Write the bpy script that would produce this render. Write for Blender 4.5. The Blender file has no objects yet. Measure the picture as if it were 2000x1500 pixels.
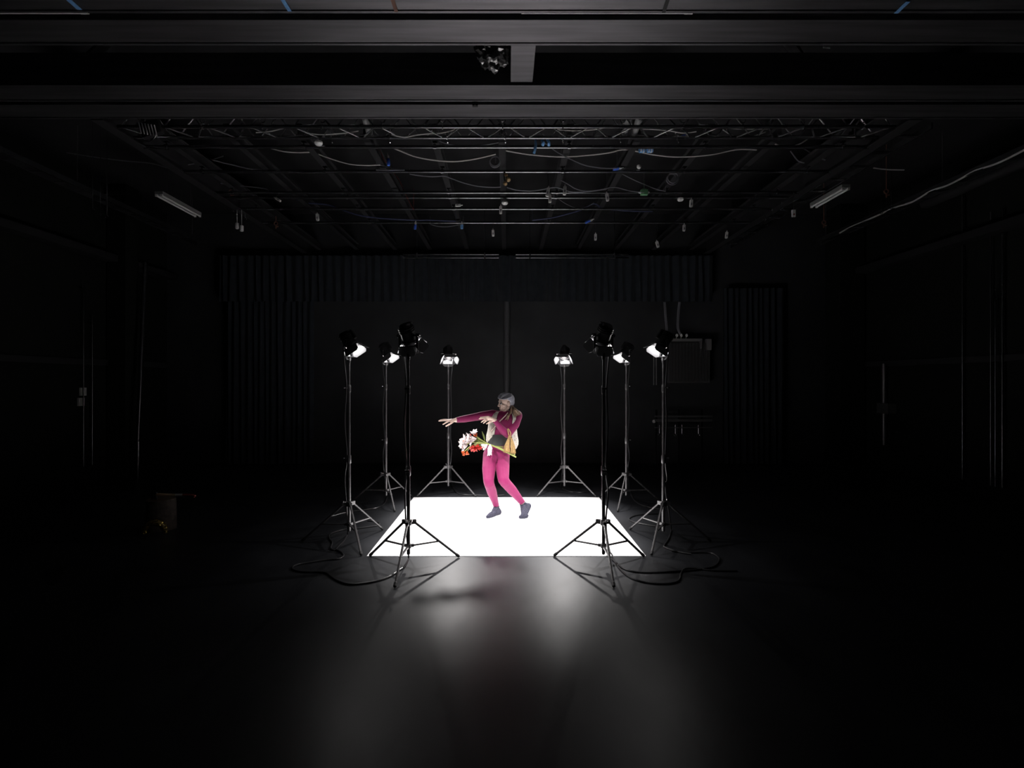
import bpy, bmesh, math, random
import numpy as np
from mathutils import Vector, Matrix, Euler, noise
random.seed(7)
S = bpy.context.scene
COL = S.collection
R = math.radians
# ------------------------------------------------------------------ camera, world, exposure
F, PX, PY, H = 1000.0, 989.0, 745.0, 1.8          # focal length in px (2000 wide), horizon and eye height
cam = bpy.data.cameras.new('camera'); camo = bpy.data.objects.new('camera', cam); COL.objects.link(camo)
cam.sensor_width = 36.0; cam.lens = 36.0 * F / 2000; cam.clip_start = 0.05; cam.clip_end = 100
cam.shift_x = (1000 - PX) / 2000; cam.shift_y = (PY - 750) / 2000
camo.location = (0, 0, H); camo.rotation_euler = (R(90), 0, 0)
S.camera = camo
W = bpy.data.worlds.new('world'); S.world = W; W.use_nodes = True
W.node_tree.nodes['Background'].inputs[0].default_value = (0.5, 0.55, 0.6, 1)
W.node_tree.nodes['Background'].inputs[1].default_value = 0.0004
S.view_settings.view_transform = 'Standard'; S.view_settings.look = 'None'
S.view_settings.gamma = 1; S.view_settings.exposure = 0.0; S.view_settings.use_curve_mapping = False
S.cycles.max_bounces = 6; S.cycles.diffuse_bounces = 4; S.cycles.sample_clamp_indirect = 6
SPOT_POWER = 320.0
SPOT_ANGLE, SPOT_BLEND = 72, 0.85
GRID_Z = 4.6
def C(px, py, Y): return Vector(((px - PX) * Y / F, Y, H + (PY - py) * Y / F))
def G(px, py, z=0.0):
    Y = (z - H) * F / (PY - py); return C(px, py, Y)
def YG(py, z=GRID_Z): return (z - H) * F / (PY - py)

# ------------------------------------------------------------------ materials
def mat(name, col, rough=0.5, metal=0.0, spec=0.5, vary=0.0, scale=8.0, bump=0.0, bscale=40.0, emit=None, sheen=0.0, stretch=None):
    m = bpy.data.materials.new(name); m.use_nodes = True
    nt = m.node_tree; b = nt.nodes['Principled BSDF']
    b.inputs['Base Color'].default_value = (*col, 1); b.inputs['Roughness'].default_value = rough
    b.inputs['Metallic'].default_value = metal; b.inputs['Specular IOR Level'].default_value = spec
    if sheen: b.inputs['Sheen Weight'].default_value = sheen
    if emit: b.inputs['Emission Color'].default_value = (1, 0.97, 0.94, 1); b.inputs['Emission Strength'].default_value = emit
    tc = nt.nodes.new('ShaderNodeTexCoord'); src = tc.outputs['Object']
    if stretch:
        mp = nt.nodes.new('ShaderNodeMapping'); mp.inputs['Scale'].default_value = stretch
        nt.links.new(src, mp.inputs[0]); src = mp.outputs[0]
    if vary:
        n = nt.nodes.new('ShaderNodeTexNoise'); n.inputs['Scale'].default_value = scale; n.inputs['Detail'].default_value = 5
        nt.links.new(src, n.inputs['Vector'])
        r = nt.nodes.new('ShaderNodeValToRGB')
        r.color_ramp.elements[0].position = 0.3; r.color_ramp.elements[1].position = 0.7
        r.color_ramp.elements[0].color = (*[c * (1 - vary) for c in col], 1)
        r.color_ramp.elements[1].color = (*[min(1, c * (1 + vary)) for c in col], 1)
        nt.links.new(n.outputs['Fac'], r.inputs[0]); nt.links.new(r.outputs[0], b.inputs['Base Color'])
        mr = nt.nodes.new('ShaderNodeMapRange'); mr.inputs[3].default_value = max(0.05, rough * (1 - vary * .4)); mr.inputs[4].default_value = min(1, rough * (1 + vary * .4))
        nt.links.new(n.outputs['Fac'], mr.inputs[0]); nt.links.new(mr.outputs[0], b.inputs['Roughness'])
    if bump:
        n2 = nt.nodes.new('ShaderNodeTexNoise'); n2.inputs['Scale'].default_value = bscale
        nt.links.new(src, n2.inputs['Vector'])
        bp = nt.nodes.new('ShaderNodeBump'); bp.inputs['Strength'].default_value = bump; bp.inputs['Distance'].default_value = 0.01
        nt.links.new(n2.outputs['Fac'], bp.inputs['Height']); nt.links.new(bp.outputs[0], b.inputs['Normal'])
    return m
M = {}
M['floor'] = mat('black_vinyl_floor', (0.0185, 0.0196, 0.0226), 0.385, spec=0.42, vary=0.35, scale=2.2, bump=0.06, bscale=14, stretch=(1.0, 0.5, 1))
M['mat'] = mat('white_vinyl_mat', (0.86, 0.86, 0.87), 0.5, vary=0.02, scale=3)
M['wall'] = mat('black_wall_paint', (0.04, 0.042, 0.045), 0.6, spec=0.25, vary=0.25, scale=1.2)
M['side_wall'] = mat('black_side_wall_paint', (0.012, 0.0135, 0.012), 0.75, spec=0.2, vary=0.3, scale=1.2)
M['ceil'] = mat('dark_roof_sheet', (0.03, 0.03, 0.032), 0.8, spec=0.2, vary=0.2, scale=2)
M['beam'] = mat('grey_painted_beam', (0.215, 0.21, 0.223), 0.46, metal=0.92, spec=0.5, vary=0.22, scale=3, stretch=(0.35, 6, 6))
M['beam_dark'] = mat('black_painted_joist', (0.024, 0.024, 0.026), 0.55, vary=0.2)
M['pipe'] = mat('black_steel_pipe', (0.2, 0.2, 0.21), 0.24, metal=0.9, vary=0.2, scale=12)
M['truss'] = mat('grey_truss_metal', (0.85, 0.85, 0.87), 0.24, metal=0.95, vary=0.2, scale=10)
M['stand'] = mat('black_enamelled_steel', (0.075, 0.072, 0.075), 0.25, spec=0.9, vary=0.15, scale=15)
M['chrome'] = mat('worn_chrome', (0.75, 0.75, 0.76), 0.22, metal=1.0)
M['rubber'] = mat('black_rubber', (0.012, 0.012, 0.013), 0.5)
M['cable'] = mat('black_rubber_cable', (0.028, 0.028, 0.03), 0.33, spec=0.6)
M['cable_grey'] = mat('grey_cable_sheath', (0.62, 0.6, 0.58), 0.4)
M['cable_dim'] = mat('dark_grey_cable_sheath', (0.2, 0.2, 0.22), 0.45)
M['cable_red'] = mat('red_cable_sheath', (0.35, 0.06, 0.05), 0.5)
M['cable_blue'] = mat('navy_cable_sheath', (0.05, 0.06, 0.13), 0.5)
M['lamp'] = mat('black_lamp_enamel', (0.02, 0.02, 0.022), 0.42, spec=0.5)
M['door_in'] = mat('grey_barn_door_sheet', (0.22, 0.22, 0.23), 0.45)
M['lens'] = mat('dark_fresnel_lens', (0.03, 0.027, 0.027), 0.25, spec=0.2)
M['curtain'] = mat('black_velour_curtain', (0.027, 0.032, 0.039), 0.85, spec=0.15, sheen=0.15, vary=0.2, scale=6)
M['tag_white'] = mat('pale_grey_plastic', (0.75, 0.74, 0.72), 0.5)
M['white'] = mat('white_plastic', (0.88, 0.88, 0.87), 0.35)
M['blue'] = mat('blue_plastic', (0.08, 0.2, 0.85), 0.35)
M['bluetape'] = mat('blue_tape', (0.2, 0.45, 0.95), 0.5, vary=0.3, scale=30)
M['green'] = mat('green_plastic', (0.2, 0.5, 0.25), 0.5)
M['brass'] = mat('brass', (0.75, 0.52, 0.28), 0.35, metal=0.6)
M['rust'] = mat('rusty_clamp', (0.2, 0.09, 0.06), 0.6)
M['foil'] = mat('black_foil', (0.16, 0.16, 0.16), 0.28, metal=0.7)
M['wood'] = mat('ash_wood_handle', (0.85, 0.6, 0.38), 0.5, vary=0.2, scale=5, stretch=(1, 12, 12))
M['bark'] = mat('grey_bark', (0.06, 0.05, 0.042), 0.85, vary=0.5, scale=14, bump=0.6, bscale=30)
M['logtop'] = mat('sawn_log_end', (0.16, 0.11, 0.075), 0.8, vary=0.3, scale=20)
M['redpaint'] = mat('dark_red_paint', (0.3, 0.06, 0.05), 0.45)
M['axehead'] = mat('dark_forged_steel', (0.06, 0.07, 0.09), 0.4, metal=0.7)
M['gold'] = mat('gold_sequins', (0.95, 0.7, 0.2), 0.22, metal=1.0)
M['rad'] = mat('grey_radiator_paint', (0.09, 0.09, 0.09), 0.5)
M['rad_frame'] = mat('pale_radiator_trim', (0.22, 0.22, 0.22), 0.5)
# person
M['skin'] = mat('skin', (0.70, 0.51, 0.43), 0.5, spec=0.35, vary=0.05, scale=30)
M['skin'].node_tree.nodes['Principled BSDF'].inputs['Subsurface Weight'].default_value = 0.0
M['magenta'] = mat('magenta_knit', (0.2, 0.0105, 0.075), 0.65, spec=0.25, sheen=0.08, vary=0.05, scale=40, bump=0.05, bscale=120)
M['sock'] = mat('speckled_grey_wool', (0.033, 0.033, 0.05), 0.9, spec=0.15, vary=0.6, scale=90, bump=0.2, bscale=150)
M['belt'] = mat('black_leather', (0.03, 0.03, 0.033), 0.38, spec=0.5, vary=0.2, bump=0.15, bscale=25)
M['hair'] = mat('silver_grey_hair', (0.36, 0.36, 0.42), 0.5, vary=0.2, scale=25, bump=0.3, bscale=60)
M['hair_top'] = mat('dark_silver_hair', (0.24, 0.24, 0.28), 0.4, vary=0.35, scale=25)
M['hair_brown'] = mat('brown_hair', (0.32, 0.21, 0.14), 0.5, vary=0.3, scale=30)
M['eye_white'] = mat('eye_white', (0.8, 0.8, 0.78), 0.2)
M['eye_dark'] = mat('dark_eye_makeup', (0.03, 0.025, 0.025), 0.4)
M['lip'] = mat('lips', (0.45, 0.2, 0.18), 0.45)
M['cord'] = mat('cream_cord', (0.7, 0.55, 0.5), 0.6)
M['petal_white'] = mat('white_petal', (0.85, 0.78, 0.78), 0.5, vary=0.06, scale=20)
M['petal_red'] = mat('red_petal', (0.55, 0.03, 0.02), 0.5, vary=0.15, scale=20)
M['petal_orange'] = mat('orange_petal', (0.62, 0.12, 0.03), 0.5, vary=0.15, scale=20)
M['leaf'] = mat('olive_leaf', (0.13, 0.16, 0.045), 0.5, vary=0.2, scale=15)
M['stem'] = mat('pale_green_stem', (0.3, 0.34, 0.1), 0.5, vary=0.1)
M['straw'] = mat('golden_straw', (0.36, 0.23, 0.09), 0.6, vary=0.2, scale=40)
# vest: cream with rows of small dark eyelets printed in
def vest_mat():
    m = mat('cream_eyelet_fabric', (0.5, 0.46, 0.41), 0.8)
    nt = m.node_tree; b = nt.nodes['Principled BSDF']; tc = nt.nodes.new('ShaderNodeTexCoord')
    v = nt.nodes.new('ShaderNodeTexVoronoi'); v.inputs['Scale'].default_value = 40; v.inputs['Randomness'].default_value = 0.45
    nt.links.new(tc.outputs['Object'], v.inputs['Vector'])
    r = nt.nodes.new('ShaderNodeValToRGB'); r.color_ramp.elements[0].position = 0.2; r.color_ramp.elements[1].position = 0.26
    r.color_ramp.elements[0].color = (0.09, 0.08, 0.07, 1); r.color_ramp.elements[1].color = (0.5, 0.46, 0.41, 1)
    nt.links.new(v.outputs['Distance'], r.inputs[0]); nt.links.new(r.outputs[0], b.inputs['Base Color'])
    return m
M['vest'] = vest_mat()

# ------------------------------------------------------------------ mesh builder
def frame(d):
    d = Vector(d).normalized(); a = Vector((0, 0, 1)) if abs(d.z) < 0.95 else Vector((1, 0, 0))
    u = a.cross(d).normalized(); v = d.cross(u); return u, v, d
class MB:
    def __init__(s): s.v = []; s.f = []
    def add(s, vs, fs):
        o = len(s.v); s.v += [tuple(v) for v in vs]; s.f += [tuple(i + o for i in f) for f in fs]; return s
    def box(s, c, size, rot=None, bev=0):
        hx, hy, hz = [x / 2 for x in size]; c = Vector(c)
        vs = [Vector((x, y, z)) for x in (-hx, hx) for y in (-hy, hy) for z in (-hz, hz)]
        if rot is not None: vs = [rot @ v for v in vs]
        return s.add([c + v for v in vs], [(0, 1, 3, 2), (4, 6, 7, 5), (0, 4, 5, 1), (2, 3, 7, 6), (0, 2, 6, 4), (1, 5, 7, 3)])
    def bar(s, a, b, w, h):
        a, b = Vector(a), Vector(b); u, v, d = frame(b - a)
        vs = [p + u * x * w / 2 + v * y * h / 2 for p in (a, b) for x, y in ((-1, -1), (1, -1), (1, 1), (-1, 1))]
        return s.add(vs, [(3, 2, 1, 0), (4, 5, 6, 7)] + [(i, (i + 1) % 4, 4 + (i + 1) % 4, 4 + i) for i in range(4)])
    def tube(s, a, b, r0, r1=None, n=10): return s.path([a, b], r0, r1, n)
    def path(s, pts, r0, r1=None, n=6):
        pts = [Vector(p) for p in pts]; r1 = r0 if r1 is None else r1; k = len(pts); vs = []; prev = None
        for i, p in enumerate(pts):
            d = (pts[min(i + 1, k - 1)] - pts[max(i - 1, 0)])
            if d.length < 1e-9: d = Vector((0, 0, 1))
            d.normalize()
            if prev is None: u, v, _ = frame(d)
            else:
                u = prev - d * prev.dot(d)
                u = u.normalized() if u.length > 1e-6 else frame(d)[0]
                v = d.cross(u)
            prev = u
            rr = r0[i] if isinstance(r0, (list, tuple)) else r0 + (r1 - r0) * i / max(1, k - 1)
            vs += [p + (u * math.cos(2 * math.pi * j / n) + v * math.sin(2 * math.pi * j / n)) * rr for j in range(n)]
        fs = [(i * n + j, i * n + (j + 1) % n, (i + 1) * n + (j + 1) % n, (i + 1) * n + j) for i in range(k - 1) for j in range(n)]
        fs += [tuple(range(n))[::-1], tuple((k - 1) * n + j for j in range(n))]
        return s.add(vs, fs)
    def ell(s, c, r, nu=12, nv=8, Rm=None):
        c = Vector(c); r = (r, r, r) if isinstance(r, (int, float)) else r
        vs = [Vector((0, 0, r[2]))]
        for i in range(1, nv):
            t = math.pi * i / nv
            vs += [Vector((r[0] * math.sin(t) * math.cos(2 * math.pi * j / nu), r[1] * math.sin(t) * math.sin(2 * math.pi * j / nu), r[2] * math.cos(t))) for j in range(nu)]
        vs.append(Vector((0, 0, -r[2])))
        if Rm is not None: vs = [Rm @ v for v in vs]
        fs = [(0, 1 + j, 1 + (j + 1) % nu) for j in range(nu)]
        for i in range(nv - 2):
            a = 1 + i * nu; fs += [(a + j, a + nu + j, a + nu + (j + 1) % nu, a + (j + 1) % nu) for j in range(nu)]
        a = 1 + (nv - 2) * nu; fs += [(a + j, len(vs) - 1, a + (j + 1) % nu) for j in range(nu)]
        return s.add([c + v for v in vs], fs)
    def capsule(s, a, b, r0, r1=None):
        r1 = r0 if r1 is None else r1
        a, b = Vector(a), Vector(b); s.ell(a, r0, 14, 10); s.ell(b, r1, 14, 10)
        n = 6; pts = [a.lerp(b, i / n) for i in range(n + 1)]
        return s.path(pts, r0, r1, 16)
    def lathe(s, prof, c, d, n=16):
        u, v, d = frame(d); c = Vector(c); k = len(prof); vs = []
        for r, h in prof: vs += [c + d * h + (u * math.cos(2 * math.pi * j / n) + v * math.sin(2 * math.pi * j / n)) * max(r, 1e-4) for j in range(n)]
        fs = [(i * n + j, i * n + (j + 1) % n, (i + 1) * n + (j + 1) % n, (i + 1) * n + j) for i in range(k - 1) for j in range(n)]
        fs += [tuple(range(n))[::-1], tuple((k - 1) * n + j for j in range(n))]
        return s.add(vs, fs)
    def plate(s, q, t):
        q = [Vector(p) for p in q]; nrm = (q[1] - q[0]).cross(q[2] - q[0]).normalized() * t; n = len(q)
        return s.add(q + [p + nrm for p in q], [tuple(range(n))[::-1], tuple(range(n, 2 * n))] + [(i, (i + 1) % n, n + (i + 1) % n, n + i) for i in range(n)])
    def torus(s, c, axis, R0, r, n=20, m=6, a0=0, a1=2 * math.pi):
        u, v, d = frame(axis); c = Vector(c)
        pts = [c + (u * math.cos(a0 + (a1 - a0) * i / n) + v * math.sin(a0 + (a1 - a0) * i / n)) * R0 for i in range(n + 1)]
        return s.path(pts, r, r, m)
def mesh_from(name, mb, m, off=(0, 0, 0), smooth=True):
    me = bpy.data.meshes.new(name); o = Vector(off)
    me.from_pydata([tuple(Vector(v) - o) for v in mb.v], [], mb.f); me.update()
    bm = bmesh.new(); bm.from_mesh(me); bmesh.ops.recalc_face_normals(bm, faces=bm.faces); bm.to_mesh(me); bm.free()
    me.materials.append(m)
    if smooth:
        me.shade_smooth()
        try: me.set_sharp_from_angle(angle=R(40))
        except Exception: pass
    return me
def thing(name, label, cat, loc=(0, 0, 0), rz=0, group=None):
    o = bpy.data.objects.new(name, None); COL.objects.link(o); o.empty_display_size = 0.05
    o.location = loc; o.rotation_euler = (0, 0, rz); o['label'] = label; o['category'] = cat
    if group: o['group'] = group
    return o
def part(name, mb, m, parent, label=None, kind=None, local=False):
    off = (0, 0, 0) if local else root_of(parent).location
    ob = bpy.data.objects.new(name, mesh_from(name, mb, m, off)); COL.objects.link(ob); ob.parent = parent
    if label: ob['label'] = label
    if kind: ob['kind'] = kind
    return ob
def root_of(o):
    while o.parent: o = o.parent
    return o
def single(name, label, cat, mb, m, loc=None, group=None):
    """a thing that is one mesh; origin at loc"""
    loc = Vector(loc) if loc is not None else Vector(mb.v[0])
    ob = bpy.data.objects.new(name, mesh_from(name, mb, m, loc)); COL.objects.link(ob); ob.location = loc
    ob['label'] = label; ob['category'] = cat
    if group: ob['group'] = group
    return ob
def struct(name, mb, m, smooth=False):
    ob = bpy.data.objects.new(name, mesh_from(name, mb, m, smooth=smooth)); COL.objects.link(ob); ob['kind'] = 'structure'; return ob
def copy_thing(root, label, loc, rz, group=None):
    def cp(o, parent):
        c = o.copy(); COL.objects.link(c)
        if parent is not None: c.parent = parent
        for ch in list(o.children): cp(ch, c)
        return c
    r = cp(root, None); r['label'] = label; r.location = loc; r.rotation_euler = (0, 0, rz)
    return r
def smooth_path(pts, sub=6):
    pts = [Vector(p) for p in pts]; out = []
    for i in range(len(pts) - 1):
        p0, p1, p2, p3 = pts[max(i - 1, 0)], pts[i], pts[i + 1], pts[min(i + 2, len(pts) - 1)]
        for k in range(sub):
            t = k / sub
            out.append(0.5 * ((2 * p1) + (p2 - p0) * t + (2 * p0 - 5 * p1 + 4 * p2 - p3) * t * t + (3 * p1 - p0 - 3 * p2 + p3) * t ** 3))
    out.append(pts[-1]); return out

# ------------------------------------------------------------------ room shell
XW, YB, ZC = 7.5, 11.3, 5.5
struct('floor', MB().box((0, 5.3, -0.05), (2 * XW, 13.0, 0.1)), M['floor'])
struct('wall_back', MB().box((0, YB + 0.1, ZC / 2), (2 * XW + 0.4, 0.2, ZC)), M['wall'])
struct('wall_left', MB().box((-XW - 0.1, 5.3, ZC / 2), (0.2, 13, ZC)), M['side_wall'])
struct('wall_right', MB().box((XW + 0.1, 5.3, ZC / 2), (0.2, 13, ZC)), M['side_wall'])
struct('ceiling', MB().box((0, 5.3, ZC + 0.05), (2 * XW, 13, 0.1)), M['ceil'])
# trims: side ledges, columns, wall rails
t1 = MB(); t1.box((XW - 0.12, 6.0, 4.1), (0.24, 10.6, 0.12)); struct('trim_1', t1, M['beam_dark'])
t2 = MB(); t2.box((-XW + 0.12, 6.0, 4.1), (0.24, 10.6, 0.12)); struct('trim_2', t2, M['beam_dark'])
t3 = MB(); t3.box((XW - 0.03, 6.0, 2.15), (0.06, 10.6, 0.1)); struct('trim_3', t3, M['beam_dark'])
t4 = MB(); t4.box((-XW + 0.03, 6.0, 2.15), (0.06, 10.6, 0.1)); struct('trim_4', t4, M['beam_dark'])

# white mat on the floor
NEAR, FAR, MX = 5.263, 7.93, 1.435
mt = MB(); mt.box((0, (NEAR + FAR) / 2, 0.003), (2 * MX, FAR - NEAR, 0.006))
single('dance_mat', 'bright white square dance mat lying on the black floor inside the ring of lamps', 'mat', mt, M['mat'], (0, (NEAR + FAR) / 2, 0))

# ------------------------------------------------------------------ light stands
HUB, FOOT_R, TOP = 0.43, 0.525, 2.06
def make_stand():
    t = thing('light_stand', '', 'light stand', group='tripod light stands around the mat')
    low = MB(); low.tube((0, 0, 0.13), (0, 0, 0.95), 0.0175, n=14); low.ell((0, 0, 0.13), 0.0175, 12, 6); part('lower_tube', low, M['stand'], t, local=True)
    mid = MB(); mid.tube((0, 0, 0.93), (0, 0, 1.74), 0.0145, n=14); part('middle_tube', mid, M['stand'], t, local=True)
    top = MB(); top.tube((0, 0, 1.7), (0, 0, TOP), 0.0115, n=12); top.tube((0, 0, TOP - 0.03), (0, 0, TOP), 0.017, n=12); part('upper_tube', top, M['stand'], t, local=True)
    for z, r, L in ((0.93, 0.0235, 0.095), (1.72, 0.02, 0.085)):
        c = MB(); c.lathe([(r * .8, -L / 2), (r, -L / 2 + .008), (r, L / 2 - .012), (r * .85, L / 2)], (0, 0, z), (0, 0, 1), 14)
        co = part('collar', c, M['stand'], t, local=True)
        k = MB(); k.tube((-r, 0, z + .01), (-r - .03, 0, z + .01), 0.006, n=8); k.box((-r - .036, 0, z + .01), (0.014, 0.045, 0.016))
        part('knob', k, M['chrome'], co, label='small shiny tightening knob', local=True)
    b = MB(); b.lathe([(0.02, -0.03), (0.033, -0.025), (0.033, 0.025), (0.02, 0.03)], (0, 0, HUB), (0, 0, 1), 14)
    for a in (60, 180, 300):
        d = Vector((math.cos(R(a)), math.sin(R(a)), 0)); b.box(d * 0.045 + Vector((0, 0, HUB)), (0.06, 0.03, 0.04), Matrix.Rotation(R(a), 3, 'Z'))
    hub = part('leg_hub', b, M['stand'], t, local=True)
    k = MB(); k.tube((-.03, -.02, HUB + .02), (-.06, -.04, HUB + .03), .006, n=8); k.box((-.065, -.043, HUB + .032), (.03, .016, .018)); part('knob', k, M['chrome'], hub, local=True)
    s = MB(); s.lathe([(0.02, -0.022), (0.028, -0.018), (0.028, 0.018), (0.02, 0.022)], (0, 0, 0.2), (0, 0, 1), 14)
    for a in (60, 180, 300):
        d = Vector((math.cos(R(a)), math.sin(R(a)), 0)); s.box(d * 0.035 + Vector((0, 0, .2)), (0.035, 0.022, 0.025), Matrix.Rotation(R(a), 3, 'Z'))
    part('brace_hub', s, M['stand'], t, local=True)
    for a in (60, 180, 300):
        d = Vector((math.cos(R(a)), math.sin(R(a)), 0))
        p0 = d * 0.06 + Vector((0, 0, HUB - .005)); p1 = d * FOOT_R + Vector((0, 0, 0.018))
        l = MB(); l.tube(p0, p1, 0.0125, n=10); lo = part('leg', l, M['stand'], t, local=True)
        ft = MB(); e = (p1 - p0).normalized(); ft.capsule(p1 - e * 0.03, p1 - e * 0.002, 0.0155); part('rubber_foot', ft, M['rubber'], lo, local=True)
        j = p0.lerp(p1, 0.55); q = d * 0.045 + Vector((0, 0, .2))
        br = MB(); br.bar(q, j, 0.022, 0.012); br.tube(j + Vector((-d.y, d.x, 0)) * .015, j - Vector((-d.y, d.x, 0)) * .015, 0.008, n=8); part('brace', br, M['stand'], t, local=True)
    return t
# lamp: local +x points at the mat, origin on the stand's spigot
TILT = R(57); LP = Vector((0.0, 0, 0.185))
def make_lamp():
    t = thing('stage_lamp', '', 'stage lamp', group='lamps with barn doors on the stands')
    d = Vector((math.cos(TILT), 0, -math.sin(TILT))); y = Vector((0, 1, 0)); u = d.cross(y) * -1
    if u.z < 0: u = -u
    piv = LP; LPH = LP - d * 0.03
    b = MB(); b.lathe([(0.03, -0.095), (0.055, -0.088), (0.068, -0.07), (0.07, -0.02), (0.072, 0.07), (0.082, 0.075), (0.082, 0.1), (0.07, 0.1), (0.066, 0.085)], LPH, d, 20)
    for h in (-0.06, -0.04, -0.02): b.lathe([(0.066, h - .004), (0.077, h - .003), (0.077, h + .003), (0.066, h + .004)], LPH, d, 20)
    b.box(LPH - d * 0.02 + u * 0.082, (0.11, 0.05, 0.03), Matrix((d, y, u)).transposed())
    part('body', b, M['lamp'], t, local=True)
    ln = MB(); ln.lathe([(0.064, 0.088), (0.06, 0.094), (0.045, 0.1), (0.02, 0.104), (0.0, 0.105)], LPH, d, 20); part('lens', ln, M['lens'], t, label='round glass lens', local=True)
    fr = MB(); c = LPH + d * 0.108
    for a, b_ in (((-1, -1), (1, -1)), ((1, -1), (1, 1)), ((1, 1), (-1, 1)), ((-1, 1), (-1, -1))):
        fr.bar(c + (y * a[0] + u * a[1]) * 0.084, c + (y * b_[0] + u * b_[1]) * 0.084, 0.01, 0.016)
    part('barn_door_frame', fr, M['lamp'], t, local=True)
    for s, side, ang, L, w0, w1 in ((u, y, 30, .1, .075, .10), (-u, y, 14, .095, .075, .085), (y, u, 34, .1, .078, .085), (-y, u, 34, .1, .078, .085)):
        h = c + s * 0.088; o = d * math.cos(R(ang)) + s * math.sin(R(ang))
        q = [h - side * w0, h + side * w0, h + o * L * .75 + side * w1, h + o * L + side * w1 * .75, h + o * L - side * w1 * .75, h + o * L * .75 - side * w1]
        dm = MB(); dm.plate(q, 0.003); dm.tube(h - side * w0, h + side * w0, 0.005, n=6)
        part('barn_door', dm, M['door_in'], t, local=True)
    yk = MB(); yk.tube((0, 0, -0.05), (0, 0, 0.012), 0.016, n=12); yk.box((0, 0, 0.018), (0.03, 0.2, 0.008))
    for sy in (-1, 1): yk.bar((0, sy * 0.098, 0.016), LP + Vector((0, sy * 0.098, 0.02)), 0.026, 0.006)
    part('yoke', yk, M['lamp'], t, local=True)
    for sy in (-1, 1):
        k = MB(); k.tube(LP + Vector((0, sy * 0.07, 0)), LP + Vector((0, sy * 0.112, 0)), 0.009, n=10)
        k.lathe([(0.01, 0), (0.019, 0.004), (0.019, 0.016), (0.012, 0.02)], LP + Vector((0, sy * 0.108, 0)), (0, sy, 0), 12)
        part('tilt_knob', k, M['chrome'], t, label='shiny tilt knob', local=True)
    L = bpy.data.lights.new('lamp_beam', 'SPOT'); L.energy = SPOT_POWER; L.spot_size = R(SPOT_ANGLE); L.spot_blend = SPOT_BLEND; L.shadow_soft_size = 0.05; L.color = (1.0, 0.965, 0.95)
    lo = bpy.data.objects.new('lamp_beam', L); COL.objects.link(lo); lo.parent = t; lo.location = LPH + d * 0.16
    B = bpy.data.lights.new('barn_door_fill', 'POINT'); B.energy = 5.0; B.shadow_soft_size = 0.012; B.color = (1.0, 0.97, 0.95)  # small point light added before the lens to brighten the barn doors
    bo_ = bpy.data.objects.new('barn_door_fill', B); COL.objects.link(bo_); bo_.parent = t; bo_.location = LPH + d * 0.125
    lo.rotation_euler = d.to_track_quat('-Z', 'Y').to_euler()
    return t
st0, lm0 = make_stand(), make_lamp()
SPOTS = [  # x, y, azimuth of the outward leg, azimuth the lamp faces, words
    (-0.952, 4.98, -92, 68, 'front left, nearest the camera'), (0.945, 4.985, -91, 112, 'front right, nearest the camera'),
    (-1.76, 5.734, 180, -4, 'left side of the mat, its nearer pair'), (1.76, 5.74, 0, 184, 'right side of the mat, its nearer pair'),
    (-1.77, 7.53, 176, -14, 'left side of the mat, its farther pair'), (1.765, 7.53, 4, 194, 'right side of the mat, its farther pair'),
    (-0.932, 8.22, 90, -72, 'back left edge of the mat'), (0.932, 8.22, 90, -108, 'back right edge of the mat')]
WHERE = ['front left corner of the mat, nearest the camera', 'front right corner of the mat, nearest the camera',
         'left side of the mat, leftmost of all', 'right side of the mat, rightmost of all',
         'far left side of the mat, between two nearer stands', 'far right side of the mat, between two nearer stands',
         'back edge of the mat left of the dancer', 'back edge of the mat right of the dancer']
LOOK = ['seen from behind', 'seen from behind', 'turned right and tilted down', 'turned left and tilted down', 'shining rightwards at the mat', 'shining leftwards at the mat', 'shining toward the camera', 'shining toward the camera']
for i, (x, y, leg, face, w) in enumerate(SPOTS):
    l1 = 'black tripod light stand at the ' + WHERE[i]; l2 = 'black lamp with barn doors ' + LOOK[i] + ', on the stand at the ' + WHERE[i]
    l2 = ' '.join(l2.split()[:16]) if len(l2.split()) > 16 else l2
    rz = R(leg - 180)
    if i == 0:
        st0['label'] = l1; st0.location = (x, y, 0); st0.rotation_euler = (0, 0, rz); lm0.location = (x, y, TOP); lm0.rotation_euler = (0, 0, R(face)); lm0['label'] = l2
    else:
        copy_thing(st0, l1, (x, y, 0), rz); copy_thing(lm0, l2, (x, y, TOP), R(face))
LAMP_LABEL = ['lamp seen from behind on the front left stand', 'lamp seen from behind on the front right stand', 'lamp on the leftmost stand with pale open barn door',
              'lamp on the rightmost stand with pale open barn door', 'brightly glowing lamp on the far left side stand', 'brightly glowing lamp on the far right side stand',
              'lamp facing the camera on the back left stand', 'lamp facing the camera on the back right stand']
for o, l in zip([o for o in S.objects if o.name.startswith('stage_lamp')], LAMP_LABEL): o['label'] = 'black ' + l if not l.startswith('bright') else l

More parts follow.
